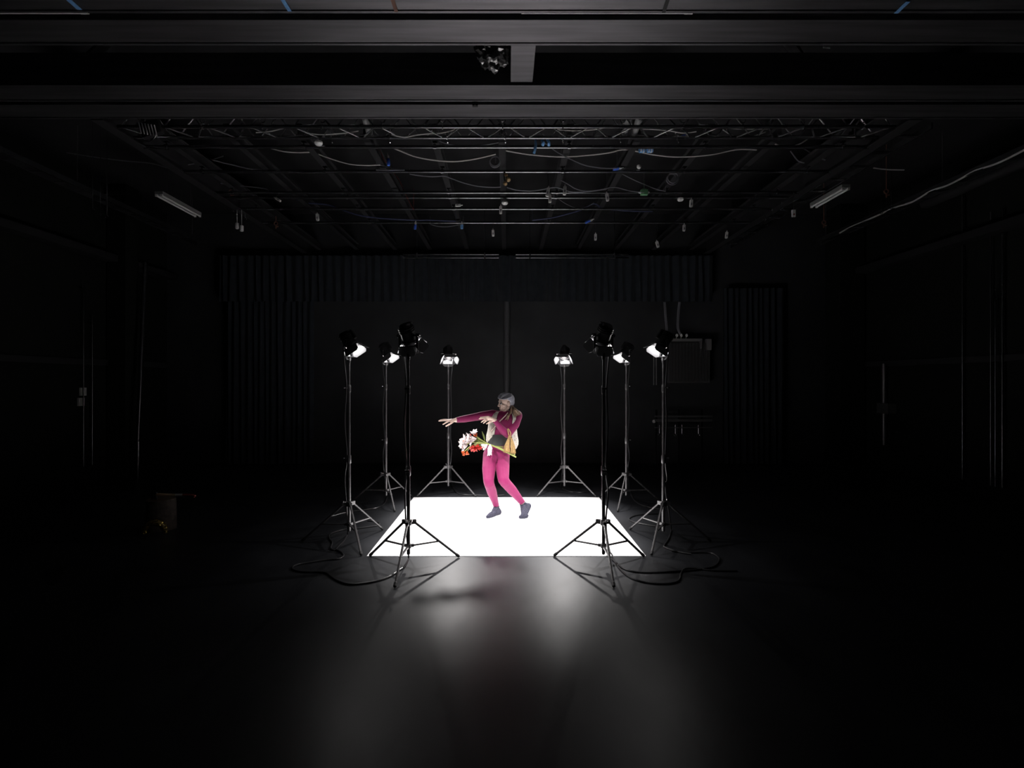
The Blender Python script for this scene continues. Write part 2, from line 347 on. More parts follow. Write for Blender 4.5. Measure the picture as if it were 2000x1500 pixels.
# ------------------------------------------------------------------ power cables of the lamps
def floor_pts(px): return [G(a, b, 0.009) for a, b in px]
def stand_drop(i, off, lowz):
    x, y = SPOTS[i][:2]; o = Vector((x + off, y + 0.03, 0)); w = random.uniform(-.01, .01)
    return [Vector((x, y + .05, 2.2)), Vector((x + off * 1.5, y + .05, 2.27)), Vector((x + off * 2.2, y + .04, 2.12)), o + Vector((off * .2, 0, 1.75)), o + Vector((off * .8 + w, 0, 1.35)), o + Vector((0, 0, .95)), o + Vector((off * .7, 0, .7)), o + Vector((0, 0, lowz))]
CAB = [
 (0, -0.024, .3, [(798, 1090), (790, 1106), (779, 1114), (763, 1125), (738, 1134), (711, 1139), (684, 1141), (664, 1136), (648, 1127), (637, 1119), (621, 1117), (594, 1117), (574, 1113), (572, 1107), (583, 1102), (612, 1097), (639, 1093), (662, 1091), (671, 1085), (666, 1078), (655, 1073)], 'black cable running from the front left stand in a wide loop'),
 (1, 0.03, .4, [(1192, 1080), (1202, 1097), (1214, 1108), (1232, 1115), (1260, 1118), (1300, 1117), (1345, 1114), (1380, 1110), (1398, 1104), (1405, 1092), (1396, 1083), (1380, 1079), (1345, 1079), (1312, 1076)], 'black cable curving from the front right stand to the rightmost stand'),
 (2, -0.035, .3, [(679, 1044), (672, 1056), (662, 1066), (654, 1074), (646, 1071), (649, 1060), (644, 1053), (643, 1046), (652, 1040), (673, 1034), (698, 1032), (720, 1029), (738, 1026), (741, 1022), (731, 1018), (718, 1017)], 'black cable looped round the foot of the leftmost stand'),
 (3, 0.03, .6, [(1311, 1034), (1306, 1052), (1297, 1066), (1301, 1070), (1312, 1074), (1330, 1079), (1350, 1082)], 'black cable dropping off the rightmost stand onto the floor'),
 (4, -0.03, .4, [(756, 970), (753, 980), (747, 987), (734, 992), (711, 996), (680, 1000), (648, 1008)], 'black cable curling away left of the far left side stand'),
 (5, 0.03, .5, [(1230, 960), (1238, 976), (1252, 986), (1274, 992), (1300, 996)], 'black cable curling right from the far right side stand'),
 (6, 0.03, .4, [(884, 952), (892, 962), (905, 966), (930, 967), (960, 968), (985, 967)], 'black cable hanging down the back left stand'),
 (7, -0.03, .4, [(1096, 954), (1112, 960), (1135, 962), (1160, 958), (1185, 956)], 'black cable hanging down the back right stand')]
for i, off, lz, fp, lab in CAB:
    p = smooth_path(stand_drop(i, off, lz) + floor_pts(fp), 5)
    p = [Vector((q.x, q.y, max(q.z, 0.009))) for q in p]
    m = MB(); m.path(p, 0.0085, n=7); single('power_cable', lab, 'cable', m, M['cable'], p[-1], group='lamp power cables')
for lab, fp in (('second black cable snaking right across the floor from the front right stand', [(1186, 1085), (1200, 1096), (1210, 1110), (1230, 1127), (1260, 1137), (1296, 1140), (1320, 1137), (1328, 1130), (1330, 1120), (1338, 1111), (1360, 1110), (1390, 1114), (1440, 1115)]),
                ('thin black cable loop on the floor left of the rightmost stand', [(1290, 1029), (1270, 1026), (1236, 1019), (1229, 1013), (1240, 1007), (1262, 1004), (1285, 1003)])):
    p = smooth_path(floor_pts(fp), 5); m = MB(); m.path(p, 0.0085, n=7); single('power_cable', lab, 'cable', m, M['cable'], p[-1], group='lamp power cables')

# ------------------------------------------------------------------ ceiling: near beams
def xbeam(name, label, py0, py1, hgt, m, x0=-7.4, x1=7.4, z=GRID_Z):
    y0, y1 = YG(py0, z), YG(py1, z)
    b = MB(); b.box(((x0 + x1) / 2, (y0 + y1) / 2, z + hgt / 2), (x1 - x0, y1 - y0, hgt))
    # shallow flanges along both lower edges so that the box reads as a built-up beam
    for y in (y0 + .012, y1 - .012): b.box(((x0 + x1) / 2, y, z - 0.004), (x1 - x0, 0.024, 0.008))
    return single(name, label, 'beam', b, m, ((x0 + x1) / 2, (y0 + y1) / 2, z + hgt / 2), group='wide grey ceiling beams')
xbeam('ceiling_beam', 'wide grey boxed beam cut by the top edge of the picture', -70, 24, 0.3, M['beam'])
xbeam('ceiling_beam', 'second wide grey ceiling beam from the top, above the short cross beam', 37, 87, 0.3, M['beam'])
xbeam('ceiling_beam', 'third grey ceiling beam, just beyond the short cross beam', 165, 197, 0.3, M['beam'])
xbeam('ceiling_beam', 'fourth grey ceiling beam, directly before the lattice truss', 203, 231, 0.3, M['beam'])
cb = MB(); cb.box((0.142, (YG(88) + YG(160)) / 2, 4.70), (0.205, YG(160) - YG(88), 0.2))
single('cross_beam', 'short grey cross beam joining the second and third ceiling beams', 'beam', cb, M['beam'], (0.142, 4.5, 4.7))
# foil clump between the beams
fm = bmesh.new(); bmesh.ops.create_icosphere(fm, subdivisions=4, radius=0.145)
for v in fm.verts:
    n = noise.noise(v.co * 22) * .035 + noise.noise(v.co * 55 + Vector((3, 1, 2))) * .022
    v.co *= 1 + n / 0.145 * 1.2
me = bpy.data.meshes.new('foil_clump'); fm.to_mesh(me); fm.free(); me.materials.append(M['foil'])
fo = bpy.data.objects.new('foil_clump', me); COL.objects.link(fo); fo.location = C(962, 98, 4.52); fo['label'] = 'crumpled shiny black foil clump hanging beside the short cross beam'; fo['category'] = 'foil'
# small bits on the beams
def rail(px0, px1, lab):
    a, b = G(px0, 25.0, GRID_Z - .004), G(px1, 25.0, GRID_Z - .004)
    m = MB(); m.tube(a, b, 0.008, n=8); m.tube(b - Vector((.03, 0, 0)), b + Vector((.03, 0, 0)), 0.011, n=8)
    single('ceiling_rail', lab, 'rail', m, M['white'], a)
rail(-60, 165, 'thin white rail along the top beam in the left corner'); rail(1018, 1345, 'thin white rail along the top beam right of the middle')
def tape(name, lab, a, b, w, m, z=GRID_Z - .010, cat='tape'):
    p, q = G(*a, z), G(*b, z); t = MB(); t.bar(p, q, w, 0.004); single(name, lab, cat, t, m, p)
tape('tape_strip', 'blue tape strip on the top beam in the left corner', (132, -2), (156, 19), .035, M['bluetape'])
tape('tape_strip', 'blue tape strip on the top beam left of the brown strip', (550, -4), (566, 22), .03, M['bluetape'])
tape('tape_strip', 'blue tape strip hanging at the top right corner', (1774, 3), (1750, 26), .03, M['bluetape'])
tape('tape_strip', 'brown tape strip across the top beam left of the middle', (765, -6), (774, 23), .028, M['rust'])
tape('tape_strip', 'grey tape strip across the top beam right of the middle', (1306, -6), (1296, 25), .028, M['beam_dark'])
def clip(lab, px, py, Y, w, h, m=M['stand']):
    c = C(px, py, Y); b = MB(); b.box(c, (w, .03, h)); b.box(c + Vector((0, 0, h * .5 + .012)), (w * .7, .05, .025)); b.tube(c + Vector((0, -.014, -h * .3)), c + Vector((0, -.028, -h * .3)), .008, n=8)
    single('beam_clip', lab, 'clip', b, m, c)
clip('black clip under the top beam near its middle', 1058, 14, 3.88, .03, .05); clip('black box clip in the slot between the third and fourth beams', 928, 203, 5.13, .055, .05)
tg = MB(); c = C(1614, 90, 4.262); tg.plate([c + Vector(q) for q in ((-.03, 0, -.015), (.03, 0, -.02), (.02, .01, .025), (-.015, .01, .022))], .003); single('paper_tag', 'crumpled white paper tag behind the second beam at right', 'tag', tg, M['white'], c)
for lab, a, b in (('pale sloping strut above the beams at left', (178, 110), (222, 70)), ('pale sloping strut above the beams at right', (1530, 70), (1560, 108))):
    p, q = G(*a, 5.3), G(*b, 5.3); s = MB(); s.bar(p, q, .09, .04); single('roof_strut', lab, 'strut', s, M['beam'], p)

# ------------------------------------------------------------------ ceiling: joists, pipes, truss
JX = [-4.06, -3.25, -2.42, -1.66, -0.855, -0.05, 0.75, 1.56, 2.38, 3.2, 4.02]
ORD = ['first', 'second', 'third', 'fourth', 'fifth', 'middle sixth', 'seventh', 'eighth', 'ninth', 'tenth', 'eleventh']
for x, o in zip(JX, ORD):
    b = MB()
    for z in (GRID_Z + .07, GRID_Z + .19): b.box((x, 8.55, z), (0.085, 5.2, 0.012))
    b.box((x, 8.55, GRID_Z + .13), (0.012, 5.2, .12))
    single('ceiling_joist', f'{o} of the slim dark joists from the left, running back above the pipes', 'joist', b, M['beam_dark'], (x, 8.3, GRID_Z + .13), group='joists running front to back')
for x, lab in ((-4.36, 'dark girder bounding the pipe grid on the left'), (4.36, 'dark girder bounding the pipe grid on the right')):
    b = MB()
    for z in (GRID_Z - .01, GRID_Z + .26): b.box((x, 8.3, z), (0.13, 5.7, 0.016))
    b.box((x, 8.3, GRID_Z + .125), (0.016, 5.7, .26)); single('ceiling_girder', lab, 'girder', b, M['beam_dark'], (x, 8.3, GRID_Z + .13))
PIPES = [(287, 'first lighting pipe beyond the truss'), (335, 'second lighting pipe beyond the truss'), (376, 'third lighting pipe, just before a close neighbour'), (386, 'fourth lighting pipe, close behind the third'), (408, 'fifth lighting pipe, last but one'), (435, 'sixth lighting pipe, the farthest one')]
PY_Y = {}
for py, lab in PIPES:
    Y = YG(py); PY_Y[py] = Y; r = 0.0215
    t = thing('lighting_pipe', 'black steel ' + lab, 'pipe', (0, Y, GRID_Z), group='pipes hung across the grid')
    p = MB(); p.tube((-4.33, Y, GRID_Z), (4.33, Y, GRID_Z), r, n=14); part('tube', p, M['pipe'], t)
    for x in JX[::2]:
        cl = MB(); cl.lathe([(r + .002, -.02), (r + .009, -.018), (r + .009, .018), (r + .002, .02)], (x, Y, GRID_Z), (1, 0, 0), 12)
        cl.tube((x, Y, GRID_Z + .02), (x, Y, GRID_Z + .066), .008, n=8); cl.box((x, Y, GRID_Z + .062), (.05, .05, .008)); part('hanger_clamp', cl, M['pipe'], t)
# box truss
YT0, YT1 = YG(247.5), YG(268.5); ZT = GRID_Z; HT = 0.24; XT0, XT1 = -4.27, 4.27
tr = thing('lattice_truss', 'long dark lattice truss hanging across the room beyond the beams', 'truss', (0, (YT0 + YT1) / 2, ZT))
for y in (YT0, YT1):
    for z in (ZT, ZT + HT):
        c = MB(); c.tube((XT0, y, z), (XT1, y, z), 0.02, n=12); part('chord', c, M['pipe'], tr)
nb = 18; step = (XT1 - XT0) / nb
for (a, b) in (((YT0, ZT), (YT1, ZT)), ((YT0, ZT), (YT0, ZT + HT)), ((YT1, ZT), (YT1, ZT + HT)), ((YT0, ZT + HT), (YT1, ZT + HT))):
    for i in range(nb):
        x = XT0 + i * step
        for s0, s1 in (((x + .03, a), (x + step / 2 - .02, b)), ((x + step / 2 + .02, b), (x + step - .03, a))):
            d = MB(); d.tube((s0[0], *s0[1]), (s1[0], *s1[1]), 0.0095, n=8); part('lacing_rod', d, M['truss'], tr)
for i in range(13):
    x = -4.0 + i * 0.66
    k = MB(); k.torus((x, YT0, ZT), (1, 0, 0), .026, .006, 14, 5); k.torus((x, YT0, ZT + .075), (0, 1, 0), .03, .006, 14, 5); k.box((x, YT0, ZT + .13), (.05, .03, .05)); k.tube((x, YT0 - .02, ZT - .02), (x, YT0 - .045, ZT - .05), .006, n=6)
    part('truss_clamp', k, M['chrome'], tr)
    if 2 < i < 10:
        k = MB(); k.torus((x + .02, YT1, ZT), (1, 0, 0), .026, .006, 14, 5); k.torus((x + .02, YT1, ZT + .045), (0, 1, 0), .022, .005, 14, 5); k.tube((x + .02, YT1, ZT - .02), (x + .03, YT1 - .02, ZT - .07), .006, n=6); part('truss_clamp', k, M['chrome'], tr)
# pairs of ducts crossing above the truss
for px, lab in ((720, 'grey sleeve pipe standing over the truss, left of the middle'), (1221, 'grey sleeve pipe over the truss right of the middle'), (1241, 'second grey sleeve pipe over the truss at right, beside its twin')):
    x = (px - PX) * YT1 / F; m = MB(); m.tube((x * .985, YT1 - .3, ZT + .12), (x, YT1 + .03, ZT + .06), .035, n=14); m.tube((x, YT1 + .03, ZT + .06), (x, YT1 + .06, ZT + .3), .035, n=14); single('duct_pipe', lab, 'pipe', m, M['rad_frame'], (x, YT1, ZT + .1))

# ------------------------------------------------------------------ swagged cables under the grid
SW = [
 ('grey', .011, 6.45, [(768, 289), (785, 296), (815, 307), (858, 314), (894, 315), (930, 310), (968, 301)], 'pale grey cable sagging left of the centre joist under the truss'),
 ('grey', .011, 6.45, [(987, 294), (1015, 299), (1045, 303), (1100, 306), (1150, 303), (1190, 298), (1216, 292), (1235, 294), (1250, 297)], 'pale grey cable sagging right of the centre joist under the truss'),
 ('grey', .010, 6.45, [(1250, 297), (1275, 302), (1310, 306), (1345, 306), (1390, 302), (1440, 292), (1478, 293)], 'pale grey cable sagging from the blue labels toward the right girder'),
 ('grey', .009, 6.5, [(526, 289), (555, 296), (585, 298), (611, 298), (640, 308), (680, 320), (715, 323), (743, 322)], 'grey cable sagging at the left end of the first pipe'),
 ('dim', .009, 6.35, [(743, 322), (766, 329), (790, 332), (740, 332), (735, 332)], 'short dark cable end by the blue connector at left'),
 ('dim', .009, 6.9, [(800, 340), (820, 343), (845, 345), (868, 344), (880, 348), (905, 357), (935, 364), (965, 366), (978, 365)], 'dim cable sagging under the second pipe left of the brass sockets'),
 ('dim', .010, 7.0, [(990, 366), (1010, 371), (1035, 373), (1060, 370), (1085, 366), (1105, 372), (1120, 375), (1150, 374), (1185, 369)], 'dim cable sagging under the second pipe right of the brass sockets'),
 ('dim', .007, 6.9, [(1095, 352), (1110, 360), (1125, 369), (1145, 373), (1170, 371), (1200, 366), (1230, 373), (1258, 376)], 'thin dim cable leading to the green box'),
 ('dim', .008, 6.2, [(850, 272), (870, 280), (895, 285), (930, 285), (960, 281), (975, 278)], 'thin dark cable sagging just under the truss at left'),
 ('dim', .008, 6.25, [(1065, 280), (1078, 290), (1095, 301), (1115, 311), (1140, 322), (1165, 327), (1190, 329), (1205, 328)], 'thin dark cable slanting from the blue rag to a blue connector'),
 ('grey', .007, 5.8, [(500, 259), (525, 257), (548, 252), (560, 249)], 'short grey cable inside the truss near its left end'),
 ('grey', .007, 5.8, [(600, 260), (625, 263), (650, 262), (680, 259), (700, 256)], 'grey cable lying in the truss left of the sleeve pipe'),
 ('grey', .008, 5.8, [(765, 263), (790, 268), (812, 264), (838, 261), (860, 260), (882, 255), (892, 251)], 'grey cable drooping in the truss, left half'),
 ('grey', .008, 5.8, [(1075, 249), (1100, 254), (1130, 255), (1160, 253), (1185, 249)], 'grey cable drooping in the truss right of the middle'),
 ('grey', .007, 5.8, [(1250, 252), (1280, 253), (1310, 256), (1335, 260), (1360, 257)], 'grey cable drooping in the truss beyond the sleeve pipes'),
 ('grey', .008, 5.9, [(1422, 250), (1450, 252), (1480, 252), (1500, 252)], 'first short grey cable at the right end of the truss'),
 ('grey', .007, 5.9, [(1408, 250), (1425, 262), (1440, 268), (1455, 269), (1475, 265), (1495, 258)], 'second grey cable curling at the right end of the truss'),
 ('grey', .010, 6.3, [(1500, 272), (1512, 280), (1526, 286), (1545, 286), (1562, 281), (1577, 272)], 'grey cable hanging in a deep loop at the right end'),
 ('dim', .010, 6.9, [(1544, 295), (1552, 306), (1560, 315), (1571, 318)], 'short dim cable end beyond the right girder'),
 ('dim', .010, 6.9, [(1565, 287), (1580, 296), (1592, 304), (1612, 313)], 'dim cable slanting down beyond the right girder'),
 ('blue', .014, 8.4, [(580, 390), (600, 396), (640, 400), (668, 410), (700, 420), (730, 425), (770, 428), (810, 430), (840, 430), (890, 432)], 'navy cable bundle sagging from the left girder to the blue plug'),
 ('blue', .014, 8.4, [(1040, 430), (1075, 426), (1100, 420), (1135, 410), (1160, 398), (1180, 408), (1230, 412), (1275, 413)], 'navy cable bundle sagging at the right under the fifth pipe'),
 ('dim', .007, 8.9, [(840, 438), (855, 442), (872, 443), (892, 440), (905, 437)], 'thin dim cable under the sixth pipe left of the middle'),
 ('dim', .007, 8.3, [(1085, 384), (1105, 398), (1125, 406), (1145, 404), (1160, 396)], 'thin dim cable dipping under the fourth pipe'),
 ('dim', .007, 7.3, [(1215, 340), (1235, 350), (1260, 361), (1280, 369), (1300, 374)], 'thin dim cable slanting right past the second pipe'),
 ('dim', .012, 7.0, [(325, 287), (380, 303), (430, 316), (480, 328), (520, 334)], 'dark cable bundle slanting across the left girder'),
 ('dim', .009, 7.8, [(130, 298), (180, 306), (240, 314), (300, 320), (350, 337), (400, 352), (450, 361), (515, 368), (525, 375)], 'long dim cable bundle crossing left of the girder'),
 ('dim', .008, 7.0, [(366, 322), (400, 316), (436, 305)], 'short dim cable arcing left of the third joist'),
 ('grey', .010, 7.4, [(1706, 328), (1730, 331), (1766, 332)], 'short pale cable beside the right cable tray'),
 ('red', .006, 6.6, [(733, 272), (737, 282), (745, 300), (751, 314), (755, 318)], 'thin red cable running down to the blue connector at left'),
 ('red', .005, 7.6, [(769, 338), (780, 352), (790, 375), (800, 395), (808, 410)], 'thin red cable leading to the lower blue plug'),
]
cm = {'grey': M['cable_grey'], 'dim': M['cable_dim'], 'blue': M['cable_blue'], 'red': M['cable_red']}
for k, r, Y, pts, lab in SW:
    p = smooth_path([C(a, b, Y) for a, b in pts], 4); m = MB(); m.path(p, r * .8, n=6)
    for q in (p[0], p[-1]):
        if Y > 6 and q.z < 4.64: m.tube(q, (q.x, q.y, 4.67), .002, n=4)
    single('swagged_cable', lab, 'cable', m, cm[k], p[0], group='cables swagged under the grid')
# coiled cable rings
for px, py, Y, rr, lab in ((968, 314, 6.6, .07, 'loose coil of cable hanging at the centre joist'), (1313, 347, 6.9, .075, 'round coil of cable hanging near the ninth joist')):
    m = MB(); c = C(px, py, Y)
    for j in range(3): m.torus(c + Vector((random.uniform(-.01, .01), .012 * j, random.uniform(-.015, .01))), (0.1 * j, 1, .1), rr * random.uniform(.85, 1.05), .006, 22, 6)
    m.tube(c + Vector((0, 0.01, rr)), Vector((c.x, c.y + .01, GRID_Z + .02)), .006, n=6)
    single('cable_coil', lab, 'cable', m, M['cable_dim'], c)

# ------------------------------------------------------------------ hanging sockets and plugs
def socket(px, py, pipe, lab, w=.05, h=.105, m=None, tilt=0):
    Y = PY_Y[pipe] - .03; c = C(px, py, Y)
    t = thing('hanging_socket', lab, 'socket', c, group='pale sockets hanging from the pipes')
    Rm = Matrix.Rotation(R(tilt), 3, 'Y'); b = MB(); b.box(c, (w, .035, h), Rm); b.box(c + Rm @ Vector((0, 0, -h * .54)), (w * .8, .03, h * .1), Rm); b.lathe([(w * .3, 0), (w * .2, .02), (.006, .03)], c + Rm @ Vector((0, 0, h / 2)), Rm @ Vector((0, 0, 1)), 10); part('socket_body', b, m or M['tag_white'], t)
    f = MB(); f.box(c + Rm @ Vector((0, -.019, -h * .15)), (w * .5, .004, h * .35), Rm); part('socket_face', f, M['cable_dim'], t, label='dark socket holes')
    k = MB(); k.path(smooth_path([c + Rm @ Vector((0, 0, h / 2 + .02)), c + Vector((.004, 0, (GRID_Z - c.z) * .6)), Vector((c.x, Y + .01, GRID_Z - .02))], 3), .004, n=6); part('cord', k, M['cable'], t)
SOC = [(1070, 375, 335, 'pale socket hanging left of its twin under the second pipe', 10), (1074, 388, 376, 'pale socket just below another one, right of the brass sockets', 0), (1103, 372, 335, 'pale socket hanging under the second pipe, by the seventh joist', 3),
 (1186, 385, 376, 'pale socket with flared foot under the third pipe at right', -8), (978, 410, 386, 'wide pale socket hanging below the white detector', 0), (620, 424, 408, 'white socket hanging alone under the fifth pipe at far left', -4),
 (963, 455, 435, 'pale socket hanging left of middle below the farthest pipe', -2), (1163, 463, 435, 'pale socket on a long cord below the farthest pipe, right of middle', 0), (1284, 477, 435, 'lowest pale socket, tilted, on a long cord at right', -14),
 (1336, 445, 435, 'pale socket under the right end of the farthest pipe', 2), (1350, 397, 386, 'pale socket hanging right of the dome detector', 3), (1419, 459, 435, 'narrow pale socket at the far end of the right girder', 6),
 (895, 401, 386, 'small white socket lying flat under the fourth pipe', 88), (543, 390, 376, 'small white socket tilted by the left girder', -60)]
for px, py, pp, lab, tl in SOC: socket(px, py, pp, lab, tilt=tl, w=.042 if abs(tl) < 50 else .03, h=.1 if abs(tl) < 50 else .075)
Y = 7.3; c = C(1550, 417, Y); t = thing('wall_plate', 'white plate with a red dot hanging near the right light tubes', 'plate', c)
b = MB(); b.box(c, (.05, .02, .1)); part('plate_body', b, M['white'], t); b = MB(); b.lathe([(.012, 0), (.012, .006)], c + Vector((0, -.01, -.015)), (0, -1, 0), 12); part('red_dot', b, M['redpaint'], t, label='red dot'); b = MB(); b.tube(c + Vector((0, 0, .05)), c + Vector((0, 0, .3)), .004, n=6); part('cord', b, M['cable'], t)
def plug(px, py, Y, d, lab, m, L=.11, r=.022):
    c = C(px, py, Y); d = Vector(d).normalized(); t = thing('blue_plug', lab, 'plug', c)
    b = MB(); b.lathe([(r * .75, -L / 2), (r, -L * .4), (r, L * .1), (r * .8, L * .15)], c, d, 12); part('plug_cap', b, m, t)
    b = MB(); b.lathe([(r * .75, L * .15), (r * .8, L * .4), (r * .35, L / 2), (r * .3, L * .7)], c, d, 12); part('plug_grip', b, M['tag_white'], t, label='pale grip')
plug(758, 313, 6.7, (-.1, 0, 1), 'blue plug hanging beside the left sleeve pipe', M['blue'], .14, .024); plug(811, 441, 9.01, (.1, 0, 1), 'blue plug hanging on the farthest pipe at left', M['blue'], .13, .026)
plug(902, 441, 9.01, (0, 0, 1), 'pale blue plug hanging on the farthest pipe near the middle', M['bluetape'], .11, .028); plug(1150, 432, 9.02, (1, 0, .45), 'blue plug lying aslant on the farthest pipe at right', M['blue'], .15, .024)
plug(1206, 329, 6.8, (1, .1, .2), 'small blue plug lying by the eighth joist on the second pipe', M['blue'], .12, .02); plug(1337, 265, 5.9, (1, 0, .2), 'tiny blue plug on the lower truss chord', M['blue'], .07, .014)
# blue-white labels
c = C(1262, 293, 6.2); t = thing('label_tag', 'pair of blue and white wrap labels on the first pipe', 'label', c)
for dx in (-.05, .045):
    b = MB(); b.lathe([(.03, -.035), (.032, -.03), (.032, .03), (.03, .035)], c + Vector((dx, 0, 0)), (1, 0, .1), 12); part('blue_wrap', b, M['bluetape'], t)
    for q in (-.018, .012): b = MB(); b.lathe([(.0335, -.006), (.0335, .006)], c + Vector((dx + q, 0, 0)), (1, 0, .1), 12); part('white_band', b, M['white'], t, label='white band')
# blue rag
c = C(1050, 282, 5.95); rg = MB()
for k, (a, b_) in enumerate((((1046, 272), (1042, 300)), ((1068, 272), (1072, 284)), ((1058, 274), (1060, 283)))): rg.path(smooth_path([C(a[0], a[1], 5.95), C((a[0] + b_[0]) / 2 + 2, (a[1] + b_[1]) / 2, 5.92), C(b_[0], b_[1], 5.95)], 4), .012, .02, 6)
single('blue_strap', 'crumpled blue strap hung over the truss right of middle', 'strap', rg, M['bluetape'], c)
# green box
c = C(1258, 376, 7.3); t = thing('junction_box', 'small green junction box with two white ends near the third pipe', 'box', c)
b = MB(); b.box(c, (.1, .05, .07)); b.box(c + Vector((0, 0, .04)), (.06, .03, .02)); b.tube(c + Vector((0, 0, .05)), (c.x, c.y, GRID_Z + .07), .004, n=6); part('box_body', b, M['green'], t)
for sx in (-1, 1): b = MB(); b.lathe([(.014, 0), (.012, .02), (.006, .03)], c + Vector((sx * .05, 0, 0)), (sx, 0, 0), 10); part('cable_gland', b, M['white'], t)
# brass sockets cluster
c = C(990, 350, 6.75); t = thing('brass_fixture', 'brass lamp holder cluster hanging from the second pipe at the centre', 'lamp', c)
b = MB(); b.tube(C(985, 334.5, 6.82), C(987, 362, 6.82), .014, n=8); part('bracket', b, M['stand'], t)
for px, py, r_ in ((989, 342, .022), (993, 351, .03), (987, 359, .025)):
    q = C(px, py, 6.72); b = MB(); b.lathe([(r_ * .6, -.03), (r_, -.02), (r_ * .95, .01), (r_ * .6, .02)], q, (.3, -.6, -.5), 12); part('lamp_holder', b, M['brass'], t)
# detectors
for px, py, Y, lab in ((986, 397, 7.75, 'white round detector under the fourth pipe at the centre'), (1329, 390, 7.75, 'white dome detector under the fourth pipe at right'), (622, 280, 6.05, 'white oval detector on a short arm below the truss at left'), (1248, 326, 6.8, 'small white cone light hanging by the second pipe')):
    c = C(px, py, Y); t = thing('ceiling_detector', lab, 'detector', c); s = .6 if 'cone' in lab else 1
    b = MB(); b.lathe([(.012 * s, .03), (.045 * s, .02), (.048 * s, .0), (.035 * s, -.018), (.01, -.025)], c, (0, 0, 1), 16); part('housing', b, M['white'], t)
    b = MB(); b.tube(c + Vector((0, 0, .025)), Vector((c.x, c.y, max(c.z + .05, GRID_Z))), .006, n=6); part('drop_rod', b, M['stand'], t)
# hooks in threes
def hooks(x0, y0, lab, Y, px):
    t = thing('hook_row', lab, 'hooks', C(px[0][0], px[0][1], Y))
    for a, b_ in px:
        c = C(a, b_, Y); m = MB(); m.torus(c, (0, 1, 0), .022, .005, 14, 5); m.tube(c + Vector((0, 0, .022)), (Vector((c.x, c.y, ZC)) if x0 else c + Vector((0, 0, .11))), .004, n=6); part('carabiner', m, M['chrome'], t)
hooks(0, 0, 'three carabiners hanging under the left girder', 8.2, [(454, 413), (464, 419), (479, 428)])
hooks(0, 0, 'three carabiners hanging under the right girder', 7.9, [(1493, 429), (1508, 420), (1527, 408)])
hooks(1, 0, 'three carabiners hanging by the left wall tray', 6.6, [(181, 410), (196, 418), (209, 424)])
hooks(1, 0, 'three carabiners hanging by the right wall tray', 7.7, [(1721, 415), (1731, 408), (1741, 405)])
for px, py, Y, lab in ((463, 441, 8.3, 'left grey weight of a pair below the left girder'), (472, 446, 8.3, 'right grey weight of a pair below the left girder'), (162, 765, 7.6, 'small pale switch on the left wall'), (158, 785, 7.6, 'small grey outlet below the pale switch on the left wall'), (217, 775, 8.6, 'grey outlet box on the left wall beside the column')):
    c = C(px, py, Y); b = MB(); hh = .1 if py < 500 else .07
    if py > 500:
        Y = (XW - .02) / ((PX - px) / F); c = C(px, py, Y); b.box(c, (.03, .12, .14)); b.box(c + Vector((.02, 0, .02)), (.012, .06, .06))
        single('wall_outlet', lab, 'outlet', b, M['tag_white'], c)
    else:
        b.lathe([(.02, -hh / 2), (.03, -hh * .4), (.03, hh * .4), (.012, hh / 2)], c, (0, 0, 1), 12); b.tube(c + Vector((0, 0, hh / 2)), Vector((c.x, c.y, GRID_Z - .01)), .004, n=6)
        single('hanging_weight', lab, 'weight', b, M['tag_white'], c)
for px, py, Y, lab in ((321, 291, 6.6, 'rusty clamp on the left girder near the truss'), (451, 378, 7.9, 'rusty clamp on the left girder farther back'), (539, 440, 8.9, 'small dark clamp at the far end of the left girder'), (1731, 378, 7.4, 'brownish clamp on the right cable tray'), (1609, 438, 8.6, 'brownish clamp at the far end of the right tray')):
    c = C(px, py, Y); b = MB(); b.torus(c + Vector((0, 0, .03)), (0, 1, 0), .03, .009, 14, 6); b.tube(c + Vector((0, 0, 0)), c + Vector((0, 0, -.06)), .009, n=6); b.box(c + Vector((.02, 0, -.02)), (.05, .02, .014)); b.tube(c + Vector((0, 0, .06)), (Vector((c.x, c.y, ZC)) if px > 1600 else c + Vector((0, 0, .16))), .006, n=6)
    single('pipe_clamp', lab, 'clamp', b, M['rust'], c)
# flood fixture with silver rods at the truss's left end
c = C(288, 252, 5.54); t = thing('cage_light', 'silver slatted flood light at the left end of the truss', 'light', c)
b = MB(); b.tube(c + Vector((0, .06, .08)), c + Vector((0, .06, .3)), .012, n=8); b.box(c + Vector((0, .06, .03)), (.22, .06, .16), Matrix.Rotation(R(-18), 3, 'Y')); part('housing', b, M['lamp'], t)
for k in range(6): b = MB(); q = c + Vector((-.085 + k * .034, 0, .012 - k * .006)); b.tube(q + Vector((-.012, 0, .06)), q + Vector((.018, 0, -.06)), .006, n=8); part('guard_rod', b, M['white'], t)
b = MB(); b.torus(c + Vector((0, .02, -.02)), (0.2, 1, 0), .1, .007, 20, 6, R(200), R(360)); part('bracket', b, M['chrome'], t)
